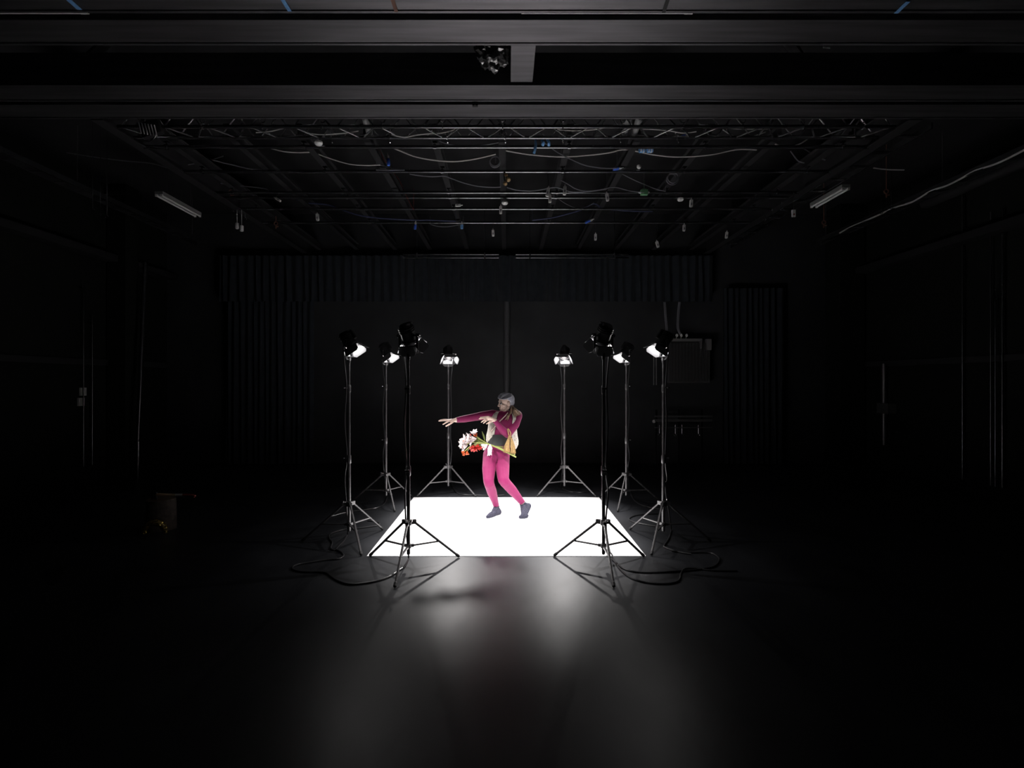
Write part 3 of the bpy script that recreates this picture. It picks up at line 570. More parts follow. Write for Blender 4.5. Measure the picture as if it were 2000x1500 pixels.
# fluorescent fixtures (switched off)
def fluoro(x, y0, y1, z, lab, tilt):
    t = thing('tube_fixture', lab, 'light', (x, (y0 + y1) / 2, z))
    b = MB(); b.box((x, (y0 + y1) / 2, z + .035), (.12, y1 - y0, .045)); part('housing', b, M['rad_frame'], t)
    for s in (-1, 1):
        b = MB(); b.tube((x + s * .04, y0 + .02, z - .005), (x + s * .04, y1 - .02, z - .005), .014, n=10); part('glass_tube', b, M['white'], t)
        for y in (y0 + .01, y1 - .01): b = MB(); b.box((x + s * .04, y, z), (.03, .02, .04)); part('tube_socket', b, M['tag_white'], t)
    for y in (y0 + .2, y1 - .2): b = MB(); b.tube((x, y, z + .055), (x, y, ZC), .004, n=6); part('hanger_wire', b, M['stand'], t)
xl = -2.75 / .536; fluoro(xl, 2.75e3 / 364, 2.75e3 / 323, H + 2.75, 'unlit twin tube light hanging beyond the left girder', 0)
xr = 2.75 / .568; fluoro(xr, 2.75e3 / 377, 2.75e3 / 341, H + 2.75, 'unlit twin tube light hanging beyond the right girder', 0)
# cable trays
def tray(x, w, y0, y1, z, lab, st, m=M['pipe']):
    t = thing('cable_tray', lab, 'cable tray', (x, (y0 + y1) / 2, z), group='ladder trays along the sides')
    for s in (-1, 1): b = MB(); b.box((x + s * w / 2, (y0 + y1) / 2, z), (.02, y1 - y0, .07)); part('tray_rail', b, m, t)
    n = int((y1 - y0) / st)
    for k in range(n): b = MB(); b.box((x, y0 + (k + .5) * st, z - .02), (w, .05, .02)); part('tray_rung', b, m, t)
    for y in (y0 + .3, (y0 + y1) / 2, y1 - .3): b = MB(); b.tube((x, y, z + .03), (x, y, ZC), .006, n=6); part('hanger_rod', b, M['stand'], t)
tray(4.62, .24, 5.7, 10.8, GRID_Z + .05, 'ladder cable tray beyond the right girder', .42); tray(-6.2, .2, 4.4, 10.4, GRID_Z, 'ladder cable tray along the left wall', .36); tray(6.3, .2, 4.4, 10.4, GRID_Z, 'ladder cable tray along the right wall', .36)
p = smooth_path([C(a, b, 6.2 * F / (a - PX)) for a, b in ((2060, 262), (2000, 293), (1950, 318), (1905, 333), (1880, 347), (1850, 362), (1820, 372), (1800, 384), (1780, 395), (1745, 406), (1720, 418), (1690, 431), (1660, 444), (1640, 455))], 3)
m = MB(); m.path(p, .014, n=7); single('swagged_cable', 'long pale cable draped along the right wall tray', 'cable', m, M['cable_grey'], p[0], group='cables swagged under the grid')
b = MB(); b.tube((6.75, 5.7, 4.67), (6.75, 8.2, 4.67), .09, n=16); b.ell((6.75, 8.2, 4.67), (.09, .12, .09), 16, 8); single('air_duct', 'thick dark round duct along the right wall top', 'duct', b, M['beam_dark'], (6.75, 5, 4.67))

# ------------------------------------------------------------------ back of the stage
def curtain(name, lab, x0, x1, z0, z1, Y, pleats, amp, m=M['curtain']):
    mb = MB(); n = pleats * 8; vs = []
    for i in range(n + 1):
        x = x0 + (x1 - x0) * i / n; ph = 2 * math.pi * pleats * i / n + .9 * math.sin(i * .13) + .5 * math.sin(i * .031)
        for k in range(5):
            z = z0 + (z1 - z0) * k / 4; a = amp * (1.15 - .35 * k / 4)
            vs.append((x + .3 * amp * math.sin(ph * .5 + k * .4), Y + a * math.sin(ph + .12 * k) * (.8 + .2 * math.sin(i * .21)), z))
    fs = [(i * 5 + k, (i + 1) * 5 + k, (i + 1) * 5 + k + 1, i * 5 + k + 1) for i in range(n) for k in range(4)]
    mb.add(vs, fs); return single(name, lab, 'curtain', mb, m, ((x0 + x1) / 2, Y, z0 if z0 < .1 else z1))
zt, zb = H + .247 * 11.0, H + .157 * 11.0
curtain('border_curtain', 'pleated black border curtain hanging high across the back wall', -6.2, 4.45, zb, zt, 11.05, 62, .045)
curtain('leg_curtain', 'tall pleated black curtain left of the back wall', -6.1, -4.2, 0.01, zb + .1, 11.12, 14, .05)
curtain('leg_curtain', 'tall pleated black curtain at the right end of the back wall', 4.7, 6.0, 0.01, zb + .3, 11.12, 10, .05)
for x0, x1, lab in ((-2.2, -.16, 'double batten over the border curtain, left of the middle gap'), (.2, 2.6, 'double batten over the border curtain, right of the middle gap')):
    b = MB()
    for z in (H + .248 * 10.9, H + .2415 * 10.9): b.tube((x0, 10.9, z), (x1, 10.9, z), .016, n=10)
    for x in (x0 + .3, x1 - .3): b.box((x, 10.9, H + .2447 * 10.9), (.03, .05, .14)); b.tube((x, 10.9, H + .25 * 10.9), (x, 10.9, ZC), .006, n=6)
    single('curtain_batten', lab, 'batten', b, M['pipe'], (x0, 10.9, H + .245 * 10.9))
b = MB(); b.tube((0.01, 11.2, 0), (0.01, 11.2, zb + .3), .062, n=20)
for z in (1.2, 2.6): b.lathe([(.063, -.03), (.07, -.025), (.07, .025), (.063, .03)], (0.01, 11.2, z), (0, 0, 1), 20)
single('wall_pipe', 'thick dark vertical pipe in the middle of the back wall', 'pipe', b, mat('glossy_black_pipe', (0.10, 0.10, 0.105), 0.3), (0.01, 11.2, 0))
# radiator panel
YR = 11.05
t = thing('wall_radiator', 'tall ribbed grey radiator panel high on the back wall at right', 'radiator', C(1345, 748, YR))
p0, p1 = C(1306, 748, YR), C(1388, 664, YR)
b = MB(); b.box(((p0.x + p1.x) / 2, YR + .08, (p0.z + p1.z) / 2), (p1.x - p0.x, .06, p1.z - p0.z)); part('back_panel', b, M['rad'], t)
b = MB()
for k in range(34): b.box((p0.x + .02 + k * (p1.x - p0.x - .04) / 33, YR + .03, (p0.z + p1.z) / 2 - .02), (.012, .05, p1.z - p0.z - .08))
part('fins', b, M['rad'], t, kind='stuff')
b = MB(); b.box(((p0.x + p1.x) / 2 - .1, YR, p1.z), (p1.x - p0.x - .2, .1, .05)); b.box((p1.x - .22, YR, p1.z - .09), (.03, .1, .2)); part('top_rail', b, M['rad_frame'], t); 
b = MB(); b.box((p1.x - .05, YR, p1.z - .1), (.1, .1, .24)); part('control_box', b, M['rad_frame'], t, label='pale control box at the upper right corner')
for px in (1277, 1282): a = C(px, 752, YR); q = C(px, 690, YR); b = MB(); b.tube(a, q, .012, n=10); b.tube(q, Vector((p0.x, YR + .06, q.z)), .012, n=8); part('feed_pipe', b, M['rad_frame'], t)
for px in (1310, 1322, 1331, 1341): c = C(px, 655, YR); b = MB(); b.ell(c, (.03, .03, .035), 10, 8); b.tube(c, (c.x, YR + .06, p1.z), .012, n=8); part('plug', b, M['tag_white'], t)
for lab, pts in (('thin pale cable climbing the back wall left of the radiator plugs', [(1297, 590), (1299, 620), (1301, 645), (1297, 656)]), ('pale cable pair rising from the radiator plugs', [(1326, 590), (1324, 610), (1323, 640), (1329, 655)])):
    p = smooth_path([C(a, b_, YR) for a, b_ in pts], 5); m = MB(); m.path(p, .014, n=6); m.path([q + Vector((.03, .01, 0)) for q in p], .012, n=6); single('riser_cable', lab, 'cable', m, M['cable_dim'], p[0])
# steel rack below the radiator
YK = 10.85; t = thing('steel_rack', 'low dark steel rack with two rails below the radiator', 'rack', (C(1325, 900, YK).x, YK, 0))
for px in (1282, 1326, 1371): x = C(px, 0, YK).x; b = MB(); b.box((x, YK, .6), (.035, .035, 1.2)); b.box((x, YK, .01), (.12, .25, .02)); part('post', b, M['pipe'], t)
for z, h in ((H - .068 * YK, .03), (H - .076 * YK, .05), (H - .09 * YK, .02)): xa, xb = C(1278, 0, YK).x, C(1390, 0, YK).x; b = MB(); b.box(((xa + xb) / 2, YK - .03, z), (xb - xa, .02, h)); part('rail', b, M['rad'], t)
b = MB(); c = C(1277, 823, YK); b.ell(c, .035, 10, 8); b.tube(c, c + Vector((.08, 0, 0)), .012, n=8); part('end_knob', b, M['tag_white'], t, label='pale round end knob')
for px in (1288, 1319, 1332, 1364): c = C(px, 850, YK); b = MB(); b.torus(c, (0, 1, 0), .025, .007, 12, 5); b.tube(c + Vector((0, 0, .025)), c + Vector((0, 0, .22)), .006, n=6); part('hook', b, M['pipe'], t)
# columns and vertical pipes on the sides
for x, y, w, lab in ((-7.3, 9.75, .35, 'square black column against the left wall'), (7.2, 10.9, .5, 'square black column in the right back corner')):
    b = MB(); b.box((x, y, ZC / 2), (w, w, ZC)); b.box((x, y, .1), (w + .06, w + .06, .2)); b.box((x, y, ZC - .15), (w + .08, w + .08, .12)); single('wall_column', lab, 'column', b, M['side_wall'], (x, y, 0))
for px, z0, z1, r_, lab, mm in ((1727, .55, 2.15, .05, 'thick grey standpipe on the right wall', 'beam'), (1880, .2, 4.9, .014, 'thin vertical conduit on the right wall beside the standpipe', 'pipe'), (1935, .2, 4.4, .010, 'left thin conduit of a trio at the right edge', 'pipe'), (1944, .2, 3.2, .010, 'middle thin conduit of a trio at the right edge', 'pipe'), (1958, .2, 4.4, .016, 'right thicker conduit of a trio at the right edge', 'pipe'),
                             (163, .3, 3.6, .010, 'thin conduit on the left wall near the frame edge', 'pipe'), (180, .3, 3.0, .012, 'thin conduit on the left wall by the outlet box', 'pipe')):
    Y = (XW - .06) * F / abs(px - PX); x = math.copysign(XW - .06, px - PX); b = MB(); b.tube((x, Y, z0), (x, Y, z1), r_, n=12)
    for z in (z0 + .15, z1 - .15): b.box((math.copysign(XW - .03, x), Y, z), (.06, .06, .03))
    single('wall_conduit', lab, 'conduit', b, M[mm], (x, Y, z0))
b = MB(); b.tube(C(269, 862, 9.6), C(284, 512, 9.9), .035, .04, n=12); b.tube(C(269, 862, 9.6), C(268.5, 905, 9.6), .05, n=12); b.tube(C(268.5, 905, 9.6), (C(268.5, 905, 9.6).x, 9.6, 0), .03, n=10); single('leaning_pole', 'tall grey pole leaning near the left column', 'pole', b, M['pipe'], C(269, 862, 9.6))
c = C(1706, 798, 9.9); b = MB(); b.box((XW - .08, 10.0, c.z), (.16, .3, .2)); b.box((XW - .17, 10.0, c.z + .03), (.03, .12, .06)); single('wall_box', 'dark fuse box on the right wall left of the standpipe', 'box', b, M['rad'], (XW - .08, 10, c.z))

# ------------------------------------------------------------------ log, axe and gold headpiece at left
LX, LY, LR, LH = -4.22, 6.25, .155, .37
t = thing('chopping_log', 'rough bark covered log standing on the dark floor at left', 'log', (LX, LY, 0))
b = MB(); prof = []; n = 26
vs = []
for k in range(7):
    z = LH * k / 6
    for j in range(n):
        a = 2 * math.pi * j / n; rr = LR * (1 + .06 * math.sin(3 * a + 1) + .05 * noise.noise(Vector((math.cos(a) * 4, math.sin(a) * 4, z * 5)))) * (1.05 - .05 * k / 6); vs.append((LX + rr * math.cos(a), LY + rr * math.sin(a), z))
b.add(vs, [(k * n + j, k * n + (j + 1) % n, (k + 1) * n + (j + 1) % n, (k + 1) * n + j) for k in range(6) for j in range(n)] + [tuple(range(n))[::-1]])
part('bark', b, M['bark'], t); b = MB(); b.add([(x, y, z) for x, y, z in vs[-n:]], [tuple(range(n))]); b.v += [(x, y, z - .01) for x, y, z in vs[-n:]]; b.f += [tuple(range(n, 2 * n))[::-1]] + [(j, (j + 1) % n, n + (j + 1) % n, n + j) for j in range(n)]; part('sawn_top', b, M['logtop'], t, label='pale sawn top')
YA = 6.2; t = thing('axe', 'axe with tan handle and dark red grip stuck in the log top', 'axe', C(303, 975, YA))
h = smooth_path([C(306, 966.2, YA), C(320, 966.3, YA), C(335, 967, YA), C(343, 966.8, YA)], 4); b = MB(); b.path(h, .019, .0145, 12); part('handle', b, M['wood'], t)
h = [C(343, 966.8, YA), C(357, 966.8, YA)]; b = MB(); b.path(h, .0155, .0155, 12); part('white_tape', b, M['white'], t, label='white tape band on the handle')
h = smooth_path([C(357, 966.8, YA), C(368, 966.9, YA), C(377, 967.8, YA), C(381, 970, YA)], 4); b = MB(); b.path(h, [.0145] * (len(h) - 4) + [.016, .019, .02, .016], None, 12); part('grip', b, M['redpaint'], t, label='dark red painted grip')
q = C(302, 966, YA); b = MB()
b.add([q + Vector(v) for v in ((-.03, -.018, .035), (.03, -.018, .03), (.03, .018, .03), (-.03, .018, .035), (-.035, -.012, -.035), (.03, -.012, -.03), (.03, .012, -.03), (-.035, .012, -.035), (-.055, -.001, -.1), (.035, -.001, -.095), (.035, .001, -.095), (-.055, .001, -.1))], [(0, 1, 2, 3), (0, 4, 5, 1), (1, 5, 6, 2), (2, 6, 7, 3), (3, 7, 4, 0), (4, 8, 9, 5), (5, 9, 10, 6), (6, 10, 11, 7), (7, 11, 8, 4), (8, 11, 10, 9)])
part('head', b, M['axehead'], t, label='dark steel axe head')
YGo = 5.95; ctr = C(302, 1034, YGo); ctr.z = .02
t = thing('gold_headpiece', 'arched gold sequined headpiece lying on the floor before the log', 'headpiece', (ctr.x, YGo, 0))
b = MB(); arc = [ctr + Vector((.115 * math.cos(R(a)), .02 * math.cos(R(a)), .14 * math.sin(R(a)))) for a in range(5, 176, 10)]; b.path(arc, [.018 + .016 * math.sin(math.pi * i / (len(arc) - 1)) for i in range(len(arc))], None, 10); part('band', b, mat('dark_gold_cloth', (.25, .19, .06), .5), t)
b = MB()
for i in range(300):
    a = R(random.uniform(8, 170)); ph = random.uniform(0, 2 * math.pi); rr = .032 * (.6 + .4 * math.sin(a))
    o = Vector((1.15 * math.cos(a), .2 * math.cos(a), 1.4 * math.sin(a))); nrm = (o.normalized() * math.cos(ph) + Vector((0, -1, 0)) * math.sin(ph)).normalized(); q = ctr + o * .1 + nrm * (rr + .004)
    nrm = (nrm + Vector([random.uniform(-.7, .7) for _ in range(3)])).normalized(); u, v, d = frame(nrm); s = .0085
    b.add([q + u * s, q + v * s, q - u * s, q - v * s, q + d * .0015], [(0, 1, 4), (1, 2, 4), (2, 3, 4), (3, 0, 4), (3, 2, 1, 0)])
part('sequins', b, M['gold'], t, label='glittering gold sequins', kind='stuff')
# ------------------------------------------------------------------ the dancer
DY = 6.85
def J(px, py, dy=0.0): return C(px, py, DY + dy)
BONES = []            # (tag, a, b, ra, rb) for sorting the surface into skin and clothes
PB = MB()
def limb(tag, pts, rad):
    pts = [Vector(p) for p in pts]
    for i in range(len(pts) - 1):
        PB.capsule(pts[i], pts[i + 1], rad[i], rad[i + 1]); BONES.append((tag, pts[i], pts[i + 1], rad[i], rad[i + 1]))
def ring_loft(rings, scale=1.0, a0=0.0, a1=2 * math.pi, n=28, add=0.0, power=2.3):
    """rings of (left px, right px, py, half depth, dy); front of the body is -Y"""
    vs = []; closed = abs(a1 - a0 - 2 * math.pi) < 1e-6; m = n if closed else n + 1
    for l, r, y, hd, dy in rings:
        c = J((l + r) / 2, y, dy); rx = (r - l) / 2 * (DY + dy) / F * scale + add; ry = hd * scale + add
        for j in range(m):
            a = a0 + (a1 - a0) * j / n; sx, cy = math.sin(a), math.cos(a)
            k = (abs(sx) ** power + abs(cy) ** power) ** (-1 / power)
            vs.append(c + Vector((rx * sx * k, -ry * cy * k, 0)))
    fs = []
    for i in range(len(rings) - 1):
        for j in range(n):
            q = (j + 1) % m; fs.append((i * m + j, i * m + q, (i + 1) * m + q, (i + 1) * m + j))
    return vs, fs, m, closed
TORSO = [(966, 1002, 804, .05, .02), (960, 1009, 810, .085, .01), (957, 1010, 818, .105, 0), (956, 1006, 828, .118, 0), (957, 1002, 840, .112, 0), (957.5, 998, 852, .1, 0.0), (954, 996, 862, .1, .0),
         (950, 995.5, 872, .108, .005), (947, 995.5, 882, .118, .01), (945.5, 995, 892, .112, .01), (947, 993, 901, .09, .0), (955, 985, 907, .05, 0)]
vs, fs, m_, _ = ring_loft(TORSO)
PB.add(vs, fs + [tuple(range(m_)), tuple((len(TORSO) - 1) * m_ + j for j in range(m_))[::-1]])
for i in range(len(TORSO) - 1):
    a, b = TORSO[i], TORSO[i + 1]; BONES.append(('top' if b[2] <= 866 else 'legs', J((a[0] + a[1]) / 2, a[2], a[4]), J((b[0] + b[1]) / 2, b[2], b[4]), a[3], b[3]))
# glutes
PB.ell(J(960, 890, .09), .085, 16, 10); PB.ell(J(983, 890, .09), .085, 16, 10)
# neck and shoulders
limb('top', [J(985, 812, .01), J(1010, 811.5, .02)], [.06, .066]); limb('top', [J(982, 812, .02), J(962, 809.5, 0)], [.055, .058])
limb('neck', [J(984, 814, .03), J(986, 797, .01)], [.062, .054])
# right arm (picture left), stretched out
limb('sleeve', [J(962, 809.5, 0), J(940, 812.3, -.06), J(922, 815.6, -.12), J(908, 818.0, -.16), J(890, 820.6, -.20)], [.060, .052, .045, .043, .030])
# left arm, folded before the chest
limb('sleeve', [J(1010, 812, .02), J(1005.5, 829, -.05), J(991.5, 848, -.15)], [.067, .058, .050]); limb('sleeve', [J(991.5, 848, -.15), J(984, 842, -.19), J(966, 820.5, -.25)], [.049, .047, .030])
# legs
limb('legs', [J(957.5, 888, .01), J(955, 915, -.10), J(954.2, 938, -.19)], [.093, .086, .066]); limb('legs', [J(954.2, 938, -.19), J(955.5, 945, -.185)], [.066, .064])
limb('legs', [J(955.5, 945, -.185), J(960.5, 960, -.08), J(967, 980, .04), J(969, 987.5, .065)], [.062, .062, .043, .038]); limb('sock', [J(969, 987.5, .065), J(970, 994, .075)], [.038, .036])
limb('legs', [J(981, 888, .01), J(981.5, 915, -.09), J(983, 936, -.18)], [.093, .088, .070]); limb('legs', [J(983, 936, -.18), J(986.5, 942, -.175)], [.069, .066])
limb('legs', [J(986.5, 942, -.175), J(1000, 957, -.09), J(1014, 974, .0), J(1019.5, 981, .035)], [.064, .061, .044, .039]); limb('sock', [J(1019.5, 981, .035), J(1022.5, 987, .045)], [.039, .037])
# feet
def FP(px, py, z): return G(px, py, z)
heel = J(974.5, 1000.5, .075); heel.z = .034
toe = G(952.5, 1009.3, .024); ball = G(958, 1006.5, .03)
limb('sock', [J(970, 994, .075), heel], [.037, .034]); limb('sock', [heel, heel.lerp(ball, .5) + Vector((0, 0, .012)), ball, toe], [.034, .037, .034, .021]); limb('sock', [J(969.5, 992, .07), heel.lerp(ball, .55) + Vector((0, 0, .035))], [.036, .033])
limb('sock', [ball + Vector((.025, .03, -.004)), toe + Vector((.035, .03, -.002))], [.026, .019])
ballL = G(1023, 1008, .032); toeL = G(1016.5, 1010.0, .022); heelL = J(1032.5, 988, .06)
limb('sock', [J(1022.5, 987, .045), heelL], [.038, .032]); limb('sock', [heelL, ballL.lerp(heelL, .5), ballL, toeL], [.033, .035, .036, .021]); limb('sock', [J(1021.5, 988, .035), ballL.lerp(heelL, .35) + Vector((-.02, -.01, 0)), ballL + Vector((-.005, 0, .005))], [.036, .036, .033])
limb('sock', [ballL + Vector((.03, .02, 0)), toeL + Vector((.03, .03, -.002))], [.03, .019])
# hands
def hand(wrist, palm0, palm1, rp, fingers, side):
    limb('hand', [wrist, palm0, palm1], [.026, rp, rp]);
    for s in side: limb('hand', [palm0.lerp(wrist, .2), palm1 + s], [.018, .014])
    for f in fingers: limb('hand', f[0], f[1])
wr = J(890, 820.6, -.2); k = J(877.5, 821.2, -.235)
nd = Vector((0, -1, -.12)).normalized()      # toward the thumb side, i.e. the camera
fg = []
for off, tip, mid in ((-.030, (859.5, 820.6, -.21), (867.5, 819.6, -.215)), (-.010, (857.2, 821.8, -.25), (867, 820.2, -.24)), (.012, (857, 822.2, -.28), (867, 821.2, -.265))):
    b0 = k + nd * off; fg.append(([b0, J(*mid), J(*tip)], [.0105, .0095, .0075]))
fg.append(([k + nd * .032, J(871.5, 825.2, -.29), J(865, 829, -.30)], [.0105, .0095, .0075]))
fg.append(([J(885.5, 823, -.225), J(878.5, 828.2, -.275), J(871, 832.4, -.29)], [.014, .0115, .009]))
hand(wr, J(885, 820.8, -.21), k, .019, fg, [nd * .026, -nd * .024])
wl = J(966, 820.5, -.25); k = J(953.5, 816.3, -.285); up = Vector((.15, -.45, .85)).normalized()
fg = []
for off, mid, tip in ((.020, (945.5, 814.6, -.30), (938.2, 815.2, -.30)), (.002, (945.5, 816.8, -.315), (936.3, 817.9, -.32)), (-.018, (946.5, 820, -.32), (940.2, 824.6, -.325)), (-.034, (949.5, 822, -.31), (944.4, 826.6, -.315))):
    fg.append(([k + up * off, J(*mid), J(*tip)], [.0105, .0095, .0075]))
fg.append(([J(962, 822, -.265), J(956, 825, -.28), J(950.5, 827.5, -.27)], [.013, .011, .009]))
hand(wl, J(960.5, 817.6, -.265), k, .021, fg, [up * .016, -up * .026])
# head: local axes f forward, s to the person's left, u up
hf = Vector((-.95, -.27, -.15)).normalized(); hu = (Vector((.13, .0, 1)) - hf * Vector((.13, .0, 1)).dot(hf)).normalized(); hs = hu.cross(hf).normalized()
HC = J(988.5, 786.3, 0.0); HM = Matrix((hf, hs, hu)).transposed(); HK = 1.06
def hp(f, s, u): return HC + HM @ Vector((f * HK, s * HK, u * HK))
HEADB = len(BONES)
def hell(c, r): PB.ell(hp(*c), tuple(x * HK for x in r), 20, 14, HM)
hell((-.012, 0, .034), (.098, .077, .084)); hell((.028, 0, -.035), (.064, .06, .078)); hell((.056, 0, -.093), (.034, .032, .024)); hell((-.05, 0, -.0), (.055, .062, .06))
hell((.078, 0, .026), (.016, .05, .013))
def hlimb(pts, rad):
    pts = [hp(*p) for p in pts]
    for i in range(len(pts) - 1): PB.capsule(pts[i], pts[i + 1], rad[i] * HK, rad[i + 1] * HK)
for s in (-1, 1):
    hlimb([(-.005, s * .058, -.058), (.05, s * .03, -.098)], [.02, .018]); hell((.055, s * .042, -.022), (.026, .02, .022)); hell((-.008, s * .08, -.014), (.02, .009, .032)); hell((-.004, s * .079, -.04), (.009, .008, .013))
hlimb([(.082, 0, .012), (.094, 0, -.01), (.104, 0, -.026)], [.010, .0115, .013]); hlimb([(.093, .012, -.031), (.093, -.012, -.031)], [.0095, .0095])
hell((.084, 0, -.058), (.010, .023, .008)); hell((.082, 0, -.07), (.010, .02, .008)); hell((.075, 0, -.064), (.02, .035, .022))
BONES.append(('head', hp(-.02, 0, .04), hp(.03, 0, -.06), .09, .07))
# one continuous surface
me0 = bpy.data.meshes.new('body_source'); me0.from_pydata([tuple(v) for v in PB.v], [], PB.f); me0.update()
bm = bmesh.new(); bm.from_mesh(me0); bmesh.ops.recalc_face_normals(bm, faces=bm.faces); bm.to_mesh(me0); bm.free()
ob0 = bpy.data.objects.new('body_source', me0); COL.objects.link(ob0)
rm = ob0.modifiers.new('r', 'REMESH'); rm.mode = 'VOXEL'; rm.voxel_size = 0.0045
dg = bpy.context.evaluated_depsgraph_get(); body = bpy.data.meshes.new_from_object(ob0.evaluated_get(dg))
bpy.data.objects.remove(ob0); bpy.data.meshes.remove(me0)
nv = len(body.vertices); co = np.empty(nv * 3); body.vertices.foreach_get('co', co); co = co.reshape(-1, 3)
ne = len(body.edges); ed = np.empty(ne * 2, int); body.edges.foreach_get('vertices', ed); ed = ed.reshape(-1, 2)
best = np.full(nv, 1e9); tag = np.zeros(nv, int); tpar = np.zeros(nv); TAGS = ['top', 'legs', 'neck', 'sleeve', 'sock', 'hand', 'head']
for t_, a, b, ra, rb in BONES:
    a = np.array(a); b = np.array(b); d = b - a; L2 = max(1e-9, d @ d); t = np.clip(((co - a) @ d) / L2, 0, 1)
    dist = np.linalg.norm(co - (a + t[:, None] * d), axis=1) / (ra + (rb - ra) * t)
    q = dist < best; best[q] = dist[q]; tag[q] = TAGS.index(t_); tpar[q] = t[q]
deg = np.bincount(ed.ravel(), minlength=nv).astype(float)
def smooth(co, it, w):
    for _ in range(it):
        s = np.zeros_like(co); np.add.at(s, ed[:, 0], co[ed[:, 1]]); np.add.at(s, ed[:, 1], co[ed[:, 0]])
        co = co + (s / deg[:, None] - co) * (0.5 * w)[:, None]
    return co
wgt = np.where(np.isin(tag, [5]), 0.35, np.where(np.isin(tag, [6]), 0.45, 1.0))
hd = (co - np.array(HC)) @ np.array(HM)            # head-local coordinates
co = smooth(co, 5, wgt); co = smooth(co, 14, np.where(np.isin(tag, [5, 6]), 0.0, 1.0))
body.vertices.foreach_set('co', co.ravel()); body.update(); body.materials.clear(); body.materials.append(M['skin']); body.shade_smooth()
base = J(975, 1010, 0); base.z = 0.006
for v in body.vertices: pass
per = thing('person', 'dancer in a magenta bodysuit and cream vest, arm stretched out, stepping on the white mat', 'person', base)
body.transform(Matrix.Translation(-base))
bo = bpy.data.objects.new('body', body); COL.objects.link(bo); bo.parent = per
nf = len(body.polygons)
pv = np.array([list(p.vertices) for p in body.polygons]) if all(len(p.vertices) == 4 for p in body.polygons) else None
nrm = np.empty(nv * 3); body.vertices.foreach_get('normal', nrm); nrm = nrm.reshape(-1, 3)
lc = co - np.array(base)
def garment(name, mask, off, m, label=None, wob=None):
    """a fitted garment grown out of the body's own surface"""
    keep = [tuple(p.vertices) for p in body.polygons if mask[list(p.vertices)].all()]
    used = sorted({i for f in keep for i in f}); idx = {u: i for i, u in enumerate(used)}
    vv = lc[used] + nrm[used] * off
    # even out the hems: smooth the open border along itself
    cnt = {}
    for f in keep:
        for a_, b_ in zip(f, f[1:] + f[:1]): k_ = (min(a_, b_), max(a_, b_)); cnt[k_] = cnt.get(k_, 0) + 1
    nb = {}
    for (a_, b_), n_ in cnt.items():
        if n_ == 1: nb.setdefault(idx[a_], []).append(idx[b_]); nb.setdefault(idx[b_], []).append(idx[a_])
    for _ in range(12):
        new = {i: (vv[i] + vv[n_[0]] + vv[n_[1]]) / 3 for i, n_ in nb.items() if len(n_) == 2}
        for i, q in new.items(): vv[i] = q
    me = bpy.data.meshes.new(name); me.from_pydata(vv.tolist(), [], [tuple(idx[i] for i in f) for f in keep]); me.update(); me.materials.append(m); me.shade_smooth()
    g = bpy.data.objects.new(name, me); COL.objects.link(g); g.parent = per
    md = g.modifiers.new('thick', 'SOLIDIFY'); md.thickness = off + .001; md.offset = -1
    if label: g['label'] = label
    return g
pxz = lambda px, py, dy=0: np.array(J(px, py, dy))
torso_z = co[:, 2]
zbelt = J(980, 866).z
is_top = np.isin(tag, [0]) | (tag == 3)
w1, w2 = pxz(890, 820.6, -.2), pxz(966, 820.5, -.25)
near_wrist = (np.linalg.norm(co - w1, axis=1) < .03) | (np.linalg.norm(co - w2, axis=1) < .03)
collar = (tag == 2) & (torso_z < J(985, 808).z)
leg_set = (tag == 1)
top_mask = (is_top | collar | (leg_set & (torso_z > zbelt - .04))) & ~near_wrist
garment('top', top_mask, .0045, M['magenta'])
garment('leggings', leg_set & (torso_z < zbelt + .03), .0042, M['magenta'])
sock_mask = (tag == 4)
garment('sock', sock_mask & (co[:, 0] < J(995, 1000).x), .006, M['sock']); garment('sock', sock_mask & (co[:, 0] >= J(995, 1000).x), .006, M['sock'])
# belt
BT = [r for r in TORSO if 846 <= r[2] <= 873]
BR = [(956.6, 999, 847.5, .112, 0), (956, 998, 853, .108, 0), (954, 997, 862, .108, 0), (952, 996.5, 868.5, .112, .002)]
vs, fs, m_, _ = ring_loft(BR, add=.010); vi, _, _, _ = ring_loft(BR, add=-.01)
n0 = len(vs); b = MB(); b.add(vs + vi, fs + [tuple(n0 + i for i in f)[::-1] for f in fs] + [(j, (j + 1) % m_, n0 + (j + 1) % m_, n0 + j) for j in range(m_)] + [((len(BR) - 1) * m_ + j, (len(BR) - 1) * m_ + (j + 1) % m_, n0 + (len(BR) - 1) * m_ + (j + 1) % m_, n0 + (len(BR) - 1) * m_ + j) for j in range(m_)])
part('waist_belt', b, M['belt'], per, label='broad black leather waist belt')
